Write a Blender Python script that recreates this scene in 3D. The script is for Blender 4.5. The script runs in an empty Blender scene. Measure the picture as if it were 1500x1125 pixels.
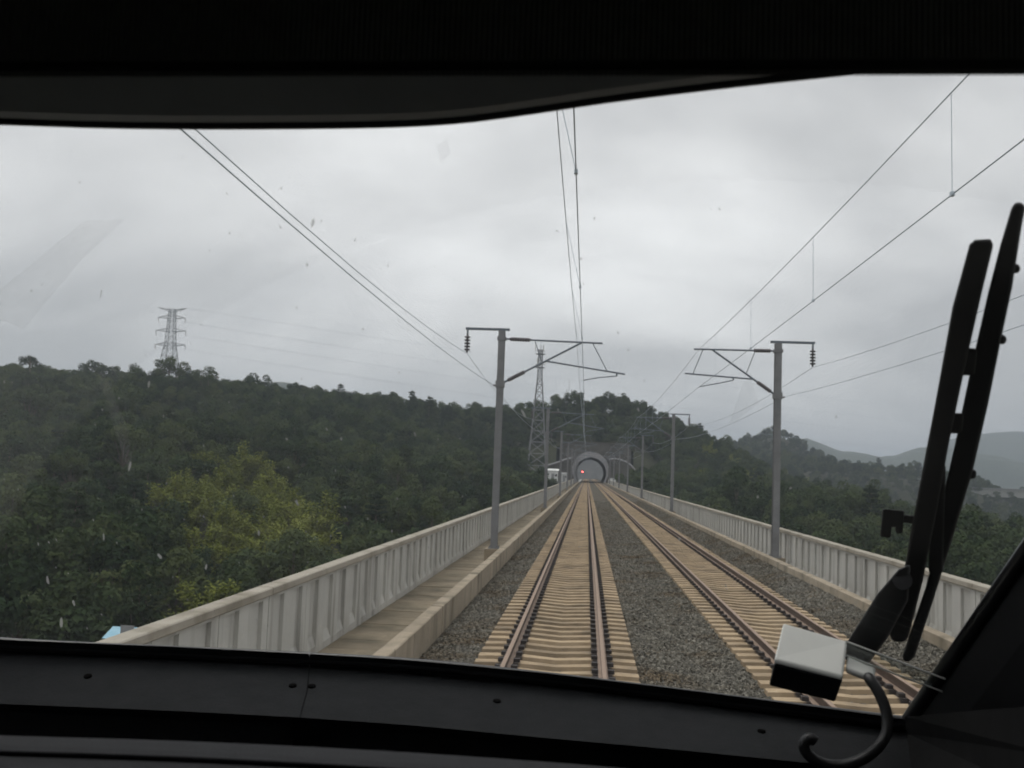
import bpy, math, random
import numpy as np
from mathutils import Vector, Matrix
rnd = random.Random(7); nrs = np.random.RandomState(11)
SC = bpy.context.scene; COL = SC.collection

# ------------------------------------------------------------ camera, sky, sun, exposure
CAM = np.array([0.411, 0.0, 2.873]); YAW, PIT, ROL = -.076, .085, .037
FPX, PW, PH = 1500.0, 1500.0, 1125.0
_f = np.array([math.sin(YAW)*math.cos(PIT), math.cos(YAW)*math.cos(PIT), math.sin(PIT)])
_r0 = np.array([math.cos(YAW), -math.sin(YAW), 0]); _u0 = np.cross(_r0, _f)
_r = math.cos(ROL)*_r0 + math.sin(ROL)*_u0; _u = -math.sin(ROL)*_r0 + math.cos(ROL)*_u0
def ray(px, py): return _f + (px-PW/2)/FPX*_r - (py-PH/2)/FPX*_u
def at(px, py, Y):                       # the point at depth Y along the track that shows at a pixel
    d = ray(px, py); return CAM + d*(Y/d[1])
def proj(P):
    d = np.asarray(P, float)-CAM; z = d@_f
    return PW/2+FPX*(d@_r)/z, PH/2-FPX*(d@_u)/z
cd = bpy.data.cameras.new('camera'); cam = bpy.data.objects.new('camera', cd); COL.objects.link(cam)
M = Matrix((( _r[0], _u[0], -_f[0], CAM[0]), (_r[1], _u[1], -_f[1], CAM[1]), (_r[2], _u[2], -_f[2], CAM[2]), (0, 0, 0, 1)))
cam.matrix_world = M
cd.sensor_width = 36; cd.lens = 36; cd.clip_start = .02; cd.clip_end = 20000
cd.dof.use_dof = True; cd.dof.focus_distance = 2.7; cd.dof.aperture_fstop = 10
SC.camera = cam

w = bpy.data.worlds.new('World'); SC.world = w; w.use_nodes = True
nt = w.node_tree; nt.nodes.clear(); N = nt.nodes.new; L = nt.links.new
out = N('ShaderNodeOutputWorld'); bg = N('ShaderNodeBackground'); bg.inputs[1].default_value = .1
sky = N('ShaderNodeTexSky'); sky.sky_type = 'NISHITA'; sky.sun_disc = False
SUN_EL, SUN_AZ = math.radians(62), math.radians(-35)      # azimuth from +Y, towards +X
sky.sun_elevation = SUN_EL; sky.sun_rotation = SUN_AZ
tc = N('ShaderNodeTexCoord'); sep = N('ShaderNodeSeparateXYZ'); L(tc.outputs['Generated'], sep.inputs[0])
zc = N('ShaderNodeMath'); zc.operation = 'MAXIMUM'; zc.inputs[1].default_value = 0; L(sep.outputs[2], zc.inputs[0])
za = N('ShaderNodeMath'); za.inputs[1].default_value = .30; L(zc.outputs[0], za.inputs[0])
vd = N('ShaderNodeVectorMath'); vd.operation = 'DIVIDE'; L(tc.outputs['Generated'], vd.inputs[0])
cb = N('ShaderNodeCombineXYZ'); cb.inputs[2].default_value = 1
for i in (0, 1): L(za.outputs[0], cb.inputs[i])
L(cb.outputs[0], vd.inputs[1])
n1 = N('ShaderNodeTexNoise'); n1.inputs['Scale'].default_value = 1.0; n1.inputs['Detail'].default_value = 5; n1.inputs['Roughness'].default_value = .5
n1.inputs['Distortion'].default_value = .35
off = N('ShaderNodeVectorMath'); off.inputs[1].default_value = (4.27, 29.96, 8.41); L(vd.outputs[0], off.inputs[0]); L(off.outputs[0], n1.inputs['Vector'])
cr = N('ShaderNodeValToRGB'); L(n1.outputs[0], cr.inputs[0])
cr.color_ramp.elements[0].position = .36; cr.color_ramp.elements[0].color = (6.0, 6.0, 6.0, 1)
cr.color_ramp.elements[1].position = .66; cr.color_ramp.elements[1].color = (11.9, 11.85, 11.7, 1)
e = cr.color_ramp.elements.new(.52); e.color = (9.2, 9.15, 9.05, 1)
mx = N('ShaderNodeMix'); mx.data_type = 'RGBA'; mx.inputs[0].default_value = .93
L(sky.outputs[0], mx.inputs[6]); L(cr.outputs[0], mx.inputs[7]); L(mx.outputs[2], bg.inputs[0]); L(bg.outputs[0], out.inputs[0])

sd = bpy.data.lights.new('sun', 'SUN'); sd.energy = 1.3; sd.angle = math.radians(40); sd.color = (1, .97, .92)
sun = bpy.data.objects.new('sun', sd); COL.objects.link(sun)
sdir = Vector((math.sin(SUN_AZ)*math.cos(SUN_EL), math.cos(SUN_AZ)*math.cos(SUN_EL), math.sin(SUN_EL)))
sun.rotation_euler = sdir.to_track_quat('Z', 'Y').to_euler(); sun.location = (0, 0, 60)
vs = SC.view_settings; vs.view_transform = 'Standard'; vs.look = 'None'; vs.exposure = 0.0; vs.gamma = 1
SC.render.engine = 'CYCLES'; SC.cycles.transparent_max_bounces = 24; SC.cycles.max_bounces = 4; SC.cycles.adaptive_threshold = .03
SC.cycles.diffuse_bounces = 2; SC.cycles.volume_bounces = 0; SC.cycles.use_denoising = True

# ------------------------------------------------------------ helpers
def tag(o, label=None, cat=None, group=None, kind=None):
    if label: o['label'] = label
    if cat: o['category'] = cat
    if group: o['group'] = group
    if kind: o['kind'] = kind
    return o
def empty(name, loc=(0, 0, 0), parent=None):
    o = bpy.data.objects.new(name, None); COL.objects.link(o); o.location = loc; o.empty_display_size = .1
    if parent: o.parent = parent
    return o
class MB:
    def __init__(s): s.v = []; s.f = []
    def add(s, vs_, fs):
        b = len(s.v); s.v += [tuple(map(float, v)) for v in vs_]; s.f += [tuple(i+b for i in f) for f in fs]; return s
    def box(s, x0, x1, y0, y1, z0, z1):
        return s.add([(x, y, z) for z in (z0, z1) for y in (y0, y1) for x in (x0, x1)],
                     [(0, 2, 3, 1), (4, 5, 7, 6), (0, 1, 5, 4), (2, 6, 7, 3), (0, 4, 6, 2), (1, 3, 7, 5)])
    def tube(s, pts, r, n=8, cap=True):
        pts = [np.array(p, float) for p in pts]; rs = r if isinstance(r, (list, tuple)) else [r]*len(pts)
        vs_ = []; fs = []; prev = None
        for i, p in enumerate(pts):
            t = pts[min(i+1, len(pts)-1)]-pts[max(i-1, 0)]; t = t/(np.linalg.norm(t)+1e-12)
            a = prev if prev is not None else (np.array([0, 0, 1.]) if abs(t[2]) < .9 else np.array([1., 0, 0]))
            u_ = a-t*(a@t); u_ /= np.linalg.norm(u_)+1e-12; w_ = np.cross(t, u_); prev = u_
            for k in range(n):
                q = 2*math.pi*k/n; vs_.append(p+rs[i]*(math.cos(q)*u_+math.sin(q)*w_))
        for i in range(len(pts)-1):
            for k in range(n): a = i*n+k; b = i*n+(k+1) % n; fs.append((a, b, b+n, a+n))
        if cap: fs.append(tuple(range(n))[::-1]); fs.append(tuple((len(pts)-1)*n+k for k in range(n)))
        return s.add(vs_, fs)
    def prism(s, prof, y0, y1):          # prof: list of (x, z) extruded along Y
        n = len(prof); vs_ = [(x, y0, z) for x, z in prof]+[(x, y1, z) for x, z in prof]
        return s.add(vs_, [tuple(range(n)), tuple(range(2*n-1, n-1, -1))]+[((i+1) % n, i, i+n, (i+1) % n+n) for i in range(n)])
    def loft(s, a, b, cap=True):         # two equal point loops
        n = len(a); s.add(list(a)+list(b), [(i, (i+1) % n, (i+1) % n+n, i+n) for i in range(n)]+([tuple(range(n))[::-1], tuple(range(n, 2*n))] if cap else [])); return s
    def strip(s, a, b):
        n = len(a); return s.add(list(a)+list(b), [(i, i+1, i+1+n, i+n) for i in range(n-1)])
    def build(s, name, mat, parent=None, smooth=False, loc=None):
        me = bpy.data.meshes.new(name); me.from_pydata(s.v, [], s.f); me.validate(); me.update()
        return mobj(name, me, mat, parent, smooth, loc)
def mobj(name, me, mat, parent=None, smooth=False, loc=None):
    if mat is not None and not me.materials: me.materials.append(mat)
    if smooth: me.polygons.foreach_set('use_smooth', [True]*len(me.polygons))
    o = bpy.data.objects.new(name, me); COL.objects.link(o)
    if parent: o.parent = parent
    if loc is not None: o.location = loc
    return o
def inst(name, me, loc, parent=None, rz=0, scl=None):
    o = bpy.data.objects.new(name, me); COL.objects.link(o); o.location = loc
    if rz: o.rotation_euler = (0, 0, rz)
    if scl: o.scale = scl
    if parent: o.parent = parent
    return o
def copy_tree(o, parent=None):
    c = o.copy(); COL.objects.link(c); c.parent = parent
    for ch in list(o.children): copy_tree(ch, c)
    return c
def fix_normals(o):
    import bmesh
    bm = bmesh.new(); bm.from_mesh(o.data); bmesh.ops.recalc_face_normals(bm, faces=bm.faces); bm.to_mesh(o.data); bm.free(); return o

# ------------------------------------------------------------ materials
def mat(name, c1, c2=None, scale=4, rough=.8, bump=0, bscale=None, detail=6, metal=0, coords='Object', spec=.3, c3=None, c3scale=.6, c3lo=.5, c3hi=.7, rand=0, streak=0):
    m = bpy.data.materials.new(name); m.use_nodes = True; t = m.node_tree; n = t.nodes; l = t.links.new
    b = n['Principled BSDF']; b.inputs['Roughness'].default_value = rough; b.inputs['Metallic'].default_value = metal
    b.inputs['Specular IOR Level'].default_value = spec
    b.inputs['Base Color'].default_value = (*c1, 1)
    tx = n.new('ShaderNodeTexCoord'); co = tx.outputs['Object']
    if coords == 'World': g = n.new('ShaderNodeNewGeometry'); co = g.outputs['Position']
    col = None
    if c2:
        ns = n.new('ShaderNodeTexNoise'); ns.inputs['Scale'].default_value = scale; ns.inputs['Detail'].default_value = detail; ns.inputs['Roughness'].default_value = .65
        l(co, ns.inputs['Vector']); rp = n.new('ShaderNodeValToRGB'); rp.color_ramp.elements[0].position = .32; rp.color_ramp.elements[1].position = .68
        rp.color_ramp.elements[0].color = (*c1, 1); rp.color_ramp.elements[1].color = (*c2, 1); l(ns.outputs[0], rp.inputs[0]); col = rp.outputs[0]
        if c3:
            n3 = n.new('ShaderNodeTexNoise'); n3.inputs['Scale'].default_value = c3scale; n3.inputs['Detail'].default_value = 5; l(co, n3.inputs['Vector'])
            if streak: mp = n.new('ShaderNodeMapping'); mp.inputs['Scale'].default_value = (1, 1, streak); l(co, mp.inputs['Vector']); l(mp.outputs[0], n3.inputs['Vector'])
            mr = n.new('ShaderNodeMapRange'); mr.inputs[1].default_value = c3lo; mr.inputs[2].default_value = c3hi; l(n3.outputs[0], mr.inputs[0])
            mxx = n.new('ShaderNodeMix'); mxx.data_type = 'RGBA'; l(mr.outputs[0], mxx.inputs[0]); l(col, mxx.inputs[6]); mxx.inputs[7].default_value = (*c3, 1); col = mxx.outputs[2]
        if rand:
            oi = n.new('ShaderNodeObjectInfo'); hs = n.new('ShaderNodeHueSaturation'); mr = n.new('ShaderNodeMapRange')
            mr.inputs[3].default_value = 1-rand; mr.inputs[4].default_value = 1+rand; l(oi.outputs['Random'], mr.inputs[0]); l(mr.outputs[0], hs.inputs['Value']); l(col, hs.inputs['Color']); col = hs.outputs[0]
        l(col, b.inputs['Base Color'])
    if bump:
        nb = n.new('ShaderNodeTexNoise'); nb.inputs['Scale'].default_value = bscale or scale*3; nb.inputs['Detail'].default_value = 6; l(co, nb.inputs['Vector'])
        bp = n.new('ShaderNodeBump'); bp.inputs['Strength'].default_value = bump; bp.inputs['Distance'].default_value = .02; l(nb.outputs[0], bp.inputs['Height']); l(bp.outputs[0], b.inputs['Normal'])
    return m
M_conc = mat('parapet_concrete', (.46, .45, .42), (.54, .53, .49), 1.2, .85, .25, 14, coords='World', c3=(.26, .25, .22), c3scale=2.6, c3lo=.52, c3hi=.78, streak=.12, rand=.07)
M_cope = mat('coping_concrete', (.34, .31, .255), (.40, .365, .305), 1.5, .85, .3, 12, coords='World', c3=(.21, .185, .14), c3scale=1.4, c3lo=.5, c3hi=.75)
M_kerb = mat('kerb_concrete', (.30, .25, .18), (.37, .31, .235), 2.2, .9, .35, 14, coords='World', c3=(.15, .13, .09), c3scale=1.6, c3lo=.48, c3hi=.75, streak=.3, rand=.1)
M_slab = mat('walkway_slab', (.20, .165, .115), (.27, .225, .16), 2.5, .9, .3, 14, coords='World', c3=(.115, .10, .07), c3scale=1.1, c3lo=.47, c3hi=.72, rand=.16)
M_deck = mat('deck_concrete', (.3, .3, .28), (.36, .36, .33), 1, .9)
M_mast = mat('galvanised_steel', (.17, .172, .178), (.22, .222, .228), 3, .55, coords='World', spec=.4)
M_tube = mat('dark_galvanised_tube', (.13, .16, .19), (.18, .205, .235), 6, .5, spec=.4)
M_ins = mat('brown_insulator', (.10, .095, .10), (.14, .13, .135), 8, .35)
M_wire = mat('wire_metal', (.50, .57, .64), None, rough=.5, spec=.4)
M_rail = mat('rusty_rail', (.075, .052, .042), (.12, .082, .062), 9, .65, coords='World', spec=.3)
t = M_rail.node_tree; g_ = t.nodes.new('ShaderNodeNewGeometry'); sp = t.nodes.new('ShaderNodeSeparateXYZ'); t.links.new(g_.outputs['Normal'], sp.inputs[0]); mr = t.nodes.new('ShaderNodeMapRange'); mr.inputs[1].default_value = .7; mr.inputs[2].default_value = .98; t.links.new(sp.outputs[2], mr.inputs[0])
mm = t.nodes.new('ShaderNodeMix'); mm.data_type = 'RGBA'; mm.inputs[7].default_value = (.30, .215, .16, 1); b = t.nodes['Principled BSDF']; t.links.new(mr.outputs[0], mm.inputs[0]); t.links.new(b.inputs['Base Color'].links[0].from_socket, mm.inputs[6]); t.links.new(mm.outputs[2], b.inputs['Base Color'])
M_clip = mat('rail_clip', (.035, .03, .03), (.06, .05, .045), 8, .8)
M_stone = mat('ballast_stone', (.155, .144, .122), (.235, .22, .182), 3, .9, coords='World', c3=(.15, .115, .075), c3scale=.7, c3lo=.5, c3hi=.7, rand=.45)
M_portal = mat('portal_stone', (.085, .080, .068), (.125, .115, .10), .35, .9, .4, 2, coords='World', c3=(.06, .055, .05), c3scale=.12, c3lo=.48, c3hi=.66)
M_ring = mat('portal_ring', (.30, .29, .298), (.37, .36, .365), .5, .85, coords='World')
M_lining = mat('tunnel_lining', (.10, .1, .105), (.13, .13, .13), .4, .9, coords='World')
M_shot = mat('shotcrete', (.13, .135, .137), (.18, .18, .18), .25, .9, .4, 1.5, coords='World')
M_lattice = mat('pylon_steel', (.30, .32, .34), (.36, .38, .40), .5, .6)
M_bark = mat('bark', (.09, .075, .055), (.14, .12, .09), 5, .9)
M_white = mat('white_wall', (.72, .72, .70), (.78, .78, .76), .8, .7)
M_blue = mat('blue_roof', (.22, .45, .58), (.30, .52, .63), 2, .5)
M_grey = mat('grey_roof', (.28, .28, .28), (.34, .34, .34), 2, .7)

def sleeper_mat():
    m = mat('sleeper_concrete', (.37, .275, .17), (.44, .335, .22), 5, .9, .3, 20, coords='World', c3=(.22, .17, .115), c3scale=1.6, c3lo=.45, c3hi=.72, rand=.16)
    t = m.node_tree; n = t.nodes; l = t.links.new; b = n['Principled BSDF']; src = b.inputs['Base Color'].links[0].from_socket
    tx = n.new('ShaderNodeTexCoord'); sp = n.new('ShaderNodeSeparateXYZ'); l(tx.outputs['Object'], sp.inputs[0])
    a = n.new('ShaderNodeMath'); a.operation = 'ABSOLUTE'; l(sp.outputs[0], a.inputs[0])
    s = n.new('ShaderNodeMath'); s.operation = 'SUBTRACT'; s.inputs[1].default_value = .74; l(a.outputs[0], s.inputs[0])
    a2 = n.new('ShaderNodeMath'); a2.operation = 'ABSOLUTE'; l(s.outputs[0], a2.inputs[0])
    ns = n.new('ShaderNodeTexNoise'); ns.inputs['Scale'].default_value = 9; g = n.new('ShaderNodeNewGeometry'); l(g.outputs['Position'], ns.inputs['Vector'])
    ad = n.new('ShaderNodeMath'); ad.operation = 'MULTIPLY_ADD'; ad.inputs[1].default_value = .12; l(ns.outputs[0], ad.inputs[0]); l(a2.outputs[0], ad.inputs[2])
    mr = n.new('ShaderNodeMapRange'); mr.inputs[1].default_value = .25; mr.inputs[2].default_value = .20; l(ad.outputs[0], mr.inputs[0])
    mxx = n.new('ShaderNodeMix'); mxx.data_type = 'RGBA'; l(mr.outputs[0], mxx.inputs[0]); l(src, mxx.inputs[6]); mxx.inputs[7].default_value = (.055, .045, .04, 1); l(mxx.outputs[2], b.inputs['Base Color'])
    return m
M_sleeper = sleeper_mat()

def ballast_mat():
    m = bpy.data.materials.new('ballast'); m.use_nodes = True; t = m.node_tree; n = t.nodes; l = t.links.new; b = n['Principled BSDF']; b.inputs['Roughness'].default_value = .95
    b.inputs['Specular IOR Level'].default_value = .1
    g = n.new('ShaderNodeNewGeometry'); v = n.new('ShaderNodeTexVoronoi'); v.inputs['Scale'].default_value = 17; l(g.outputs['Position'], v.inputs['Vector'])
    r1 = n.new('ShaderNodeValToRGB'); sx = n.new('ShaderNodeSeparateColor'); l(v.outputs['Color'], sx.inputs[0]); l(sx.outputs[0], r1.inputs[0])
    r1.color_ramp.elements[0].color = (.05, .0465, .04, 1); r1.color_ramp.elements[1].color = (.145, .134, .114, 1)
    ns = n.new('ShaderNodeTexNoise'); ns.inputs['Scale'].default_value = .45; ns.inputs['Detail'].default_value = 5; l(g.outputs['Position'], ns.inputs['Vector'])
    mr = n.new('ShaderNodeMapRange'); mr.inputs[1].default_value = .42; mr.inputs[2].default_value = .68; l(ns.outputs[0], mr.inputs[0])
    ml = n.new('ShaderNodeMix'); ml.data_type = 'RGBA'; ml.blend_type = 'MULTIPLY'; l(mr.outputs[0], ml.inputs[0]); l(r1.outputs[0], ml.inputs[6]); ml.inputs[7].default_value = (1.0, .84, .62, 1); l(ml.outputs[2], b.inputs['Base Color'])
    bp = n.new('ShaderNodeBump'); bp.inputs['Strength'].default_value = .9; bp.inputs['Distance'].default_value = .03; l(v.outputs['Distance'], bp.inputs['Height']); bp.invert = True; l(bp.outputs[0], b.inputs['Normal'])
    return m
M_ballast = ballast_mat()

def leaf_mat(name, c1, c2, c3, rand=.5):
    m = bpy.data.materials.new(name); m.use_nodes = True; t = m.node_tree; n = t.nodes; l = t.links.new; n.remove(n['Principled BSDF'])
    tx = n.new('ShaderNodeTexCoord'); ns = n.new('ShaderNodeTexNoise'); ns.inputs['Scale'].default_value = .9; ns.inputs['Detail'].default_value = 4; l(tx.outputs['Object'], ns.inputs['Vector'])
    oi = n.new('ShaderNodeObjectInfo'); ad = n.new('ShaderNodeMath'); ad.operation = 'MULTIPLY_ADD'; ad.inputs[1].default_value = rand; l(oi.outputs['Random'], ad.inputs[0]); l(ns.outputs[0], ad.inputs[2])
    rp = n.new('ShaderNodeValToRGB'); l(ad.outputs[0], rp.inputs[0]); E_ = rp.color_ramp.elements
    E_[0].position = .38; E_[0].color = (*c1, 1); E_[1].position = .95; E_[1].color = (*c3, 1); q = E_.new(.62); q.color = (*c2, 1)
    d = n.new('ShaderNodeBsdfDiffuse'); tr = n.new('ShaderNodeBsdfTranslucent'); ms = n.new('ShaderNodeMixShader'); ms.inputs[0].default_value = .15
    l(rp.outputs[0], d.inputs[0]); l(rp.outputs[0], tr.inputs[0]); l(d.outputs[0], ms.inputs[1]); l(tr.outputs[0], ms.inputs[2]); l(ms.outputs[0], n['Material Output'].inputs[0])
    return m
M_leaf = [leaf_mat('leaf_dark', (.016, .029, .016), (.039, .060, .031), (.085, .110, .052)),
          leaf_mat('leaf_olive', (.022, .037, .018), (.045, .067, .031), (.092, .112, .050)),
          leaf_mat('leaf_pine', (.020, .032, .020), (.032, .050, .028), (.050, .066, .034)),
          leaf_mat('leaf_bamboo', (.115, .135, .032), (.20, .225, .055), (.31, .32, .10), .25),
          leaf_mat('leaf_rust', (.16, .06, .02), (.25, .095, .03), (.3, .14, .05))]
M_soil = mat('forest_floor', (.030, .035, .018), (.05, .052, .028), .3, .95, coords='World')
M_farhill = mat('far_forest', (.030, .045, .028), (.055, .068, .04), .012, .95, .8, .05, coords='World', detail=10)

# ------------------------------------------------------------ terrain
BX = 1.85; PORT = 370.0; PEND = 440.0
cp = []
def c(px, py, Y, th=9.4): p = at(px, py, Y); cp.append((p[0], p[1], p[2]-th))
for a in [(-150, 545, 265), (0, 541, 280), (100, 548, 290), (200, 553, 300), (300, 556, 312), (400, 563, 330), (500, 578, 350), (600, 587, 370), (700, 594, 390), (790, 588, 402), (840, 581, 412), (880, 569, 416), (915, 568, 416), (950, 580, 416), (1000, 605, 415), (1050, 636, 410),
          (-150, 700, 130), (0, 700, 140), (150, 700, 150), (300, 690, 162), (450, 680, 182), (600, 680, 212), (690, 690, 240), (0, 620, 200), (200, 620, 222), (400, 627, 252), (600, 637, 284), (700, 648, 312), (765, 655, 338),
          (-100, 880, 62), (50, 880, 66), (200, 862, 72), (330, 832, 85), (450, 795, 100), (550, 765, 120), (650, 735, 160), (720, 722, 220),
          (1000, 700, 300), (1050, 694, 320), (1100, 684, 335), (1150, 692, 325), (1200, 716, 300), (1250, 732, 280), (1100, 672, 420), (1150, 694, 420), (1230, 725, 420), (1090, 680, 520), (1200, 740, 520), (1100, 735, 200), (1200, 750, 180), (1300, 775, 150), (1400, 795, 150), (1520, 805, 160), (1330, 748, 450), (1420, 758, 450), (1520, 775, 450), (1400, 752, 600), (1520, 762, 600), (1320, 742, 600), (1320, 745, 330), (1420, 770, 300), (1520, 795, 300),
          (1140, 618, 850, 10), (1095, 640, 860, 11), (1180, 650, 840, 11), (1230, 690, 820, 12), (1280, 714, 800, 12), (1330, 738, 780, 12), (1060, 648, 900, 12), (1400, 745, 780, 12), (1480, 750, 780, 12)]: c(*a)
for X in (-14, -30): cp += [(X, y, -20) for y in (-30, 20, 70, 120)]
cp += [(X, y, -19) for X in (14, 32, 60) for y in (-30, 30, 90)]+[(-14, 180, -17), (-13, 250, -11), (-13, 310, -4), (16, 180, -17), (17, 250, -11), (18, 310, -5)]
cp += [(-16, 330, 2.2), (-15, 322, 1.8), (-16, 350, 1.5), (-28, 352, 2), (20, 352, -.5), (-10, 376, 13), (2, 380, 13.5), (14, 376, 13), (26, 380, 10)]
cp += [(X, 640, 4) for X in (-350, -200, -80, 120, 220)]+[(2, 640, -3), (2, 560, -2), (2, 500, -1)]+[(X, 1240, 6) for X in (-400, -100, 150, 400)]+[(X, Y, -24) for X in (520, 700, 890) for Y in (420, 700, 1000, 1240)]
cp += [(X, -30, -18) for X in (-480, -250, 150, 400, 700)]+[(-480, 150, 0), (-480, 350, 15), (-480, 700, 10), (-480, 1100, 6), (300, 150, -18), (450, 200, -22), (700, 200, -24), (890, 100, -24)]
cp = np.array(cp)
def tps_k(r2): return np.where(r2 > 0, r2*np.log(r2+1e-9), 0)
S_ = 200.0; cx = cp[:, :2]/S_; nC = len(cp)
K = tps_k(((cx[:, None]-cx[None])**2).sum(-1))+np.eye(nC)*.004
P_ = np.c_[np.ones(nC), cx]; A = np.block([[K, P_], [P_.T, np.zeros((3, 3))]]); sol = np.linalg.solve(A, np.r_[cp[:, 2], 0, 0, 0])
def vnoise(x, y, s, seed):
    r = np.random.RandomState(seed); g = r.rand(128, 128); xf = x/s; yf = y/s; xi = np.floor(xf).astype(int); yi = np.floor(yf).astype(int); u_ = xf-xi; v_ = yf-yi
    u_ = u_*u_*(3-2*u_); v_ = v_*v_*(3-2*v_); G = lambda a, b: g[a % 128, b % 128]
    return (G(xi, yi)*(1-u_)+G(xi+1, yi)*u_)*(1-v_)+(G(xi, yi+1)*(1-u_)+G(xi+1, yi+1)*u_)*v_-.5
def sstep(a, b, x): t = np.clip((x-a)/(b-a), 0, 1); return t*t*(3-2*t)
def height(X, Y):
    X = np.asarray(X, float); Y = np.asarray(Y, float); q = np.stack([X.ravel(), Y.ravel()], -1)/S_; z = np.zeros(len(q))
    for i in range(0, len(q), 4000):
        s = q[i:i+4000]; z[i:i+4000] = tps_k(((s[:, None]-cx[None])**2).sum(-1))@sol[:nC]+sol[nC]+s@sol[nC+1:]
    z = z.reshape(X.shape); z = np.clip(z, -26, 60)+vnoise(X, Y, 26, 1)*3+vnoise(X, Y, 11, 2)*1.5
    lat = np.abs(X-BX); w_ = 1-sstep(9.5, 17, lat)
    low = np.where(Y < PORT+1, np.minimum(z, -4.5), np.where(Y < PEND-1, np.maximum(z, 12.6), -1.4))
    w2 = np.where((Y > PORT+1) & (Y < PEND-1), 1-sstep(11, 24, lat), w_)
    w2 = np.where((Y >= PEND-1) & (Y > 720), w2*0, w2)
    return z*(1-w2)+low*w2
gx = np.arange(-480, 901, 6.9); gy = np.concatenate([np.arange(-30, 362, 6.53), [368.0, PORT+1.3, 378, 385, 392, 399, 406, 413, 420, 427, 433, PEND-1.3, PEND+2], np.arange(448, 1250, 7.5)])
GX, GY = np.meshgrid(gx, gy); GZ = height(GX, GY); nx, ny = len(gx), len(gy)
tv = np.stack([GX.ravel(), GY.ravel(), GZ.ravel()], -1); tf = []
for j in range(ny-1):
    for i in range(nx-1):
        a = j*nx+i; q = (a, a+1, a+1+nx, a+nx)
        zz = [tv[k, 2] for k in q]
        if max(zz)-min(zz) > 7 and abs(tv[a, 0]+3.4-BX) < 13 and (abs(tv[a, 1]-368) < .1 or abs(tv[a, 1]-PEND+1.3) < .1): continue
        tf.append(q)
me = bpy.data.meshes.new('hillside'); me.from_pydata(tv.tolist(), [], tf); me.update()
tag(mobj('hillside', me, M_soil, smooth=True), kind='structure')
MB().add([(-9000, -3000, -27.5), (9000, -3000, -27.5), (9000, 9000, -27.5), (-9000, 9000, -27.5)], [(0, 1, 2, 3)]).build('ground', mat('valley_floor', (.06, .075, .04), (.11, .12, .07), .01, .95, coords='World'))
tag(bpy.data.objects['ground'], kind='structure')

def ridge(name, pts, Y, depth, seed):     # far hills: a mound under a silhouette given by pixels at depth Y
    X = np.array([at(a, b, Y)[0] for a, b in pts]); Z = np.array([at(a, b, Y)[2] for a, b in pts]); o_ = np.argsort(X); X, Z = X[o_], Z[o_]
    us = np.linspace(X[0], X[-1], 160); vv = np.linspace(-1, 1, 33); V = []; F = []
    for v in vv:
        fall = math.cos(v*math.pi/2)**1.3 if abs(v) < 1 else 0
        yy = np.full_like(us, Y+v*depth)+vnoise(us, us*0+v*900, 400, seed)*depth*.3
        zz = -28+(np.interp(us, X, Z)+28)*fall+(vnoise(us, yy, 220, seed+1)*22+vnoise(us, yy, 70, seed+2)*9+vnoise(us, yy, 25, seed+3)*5)*fall
        V += list(zip(us, yy, zz))
    n = len(us)
    for j in range(len(vv)-1):
        for i in range(n-1): F.append((j*n+i, j*n+i+1, j*n+n+i+1, j*n+n+i))
    return tag(MB().add(V, F).build(name, M_farhill, smooth=True), kind='structure')
ridge('hill', [(900, 700), (1000, 680), (1060, 655), (1120, 645), (1180, 640), (1215, 655), (1260, 662), (1290, 672), (1320, 668), (1360, 655), (1420, 662), (1520, 690), (1620, 720)], 2300, 420, 21)
ridge('hill', [(1180, 710), (1280, 690), (1330, 668), (1380, 648), (1430, 637), (1490, 634), (1560, 645), (1700, 660), (1900, 700)], 3200, 600, 31)
ridge('hill', [(-300, 640), (100, 590), (330, 575), (385, 558), (420, 556), (460, 570), (600, 600), (760, 640), (900, 668), (1000, 690)], 1500, 280, 41)

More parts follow.
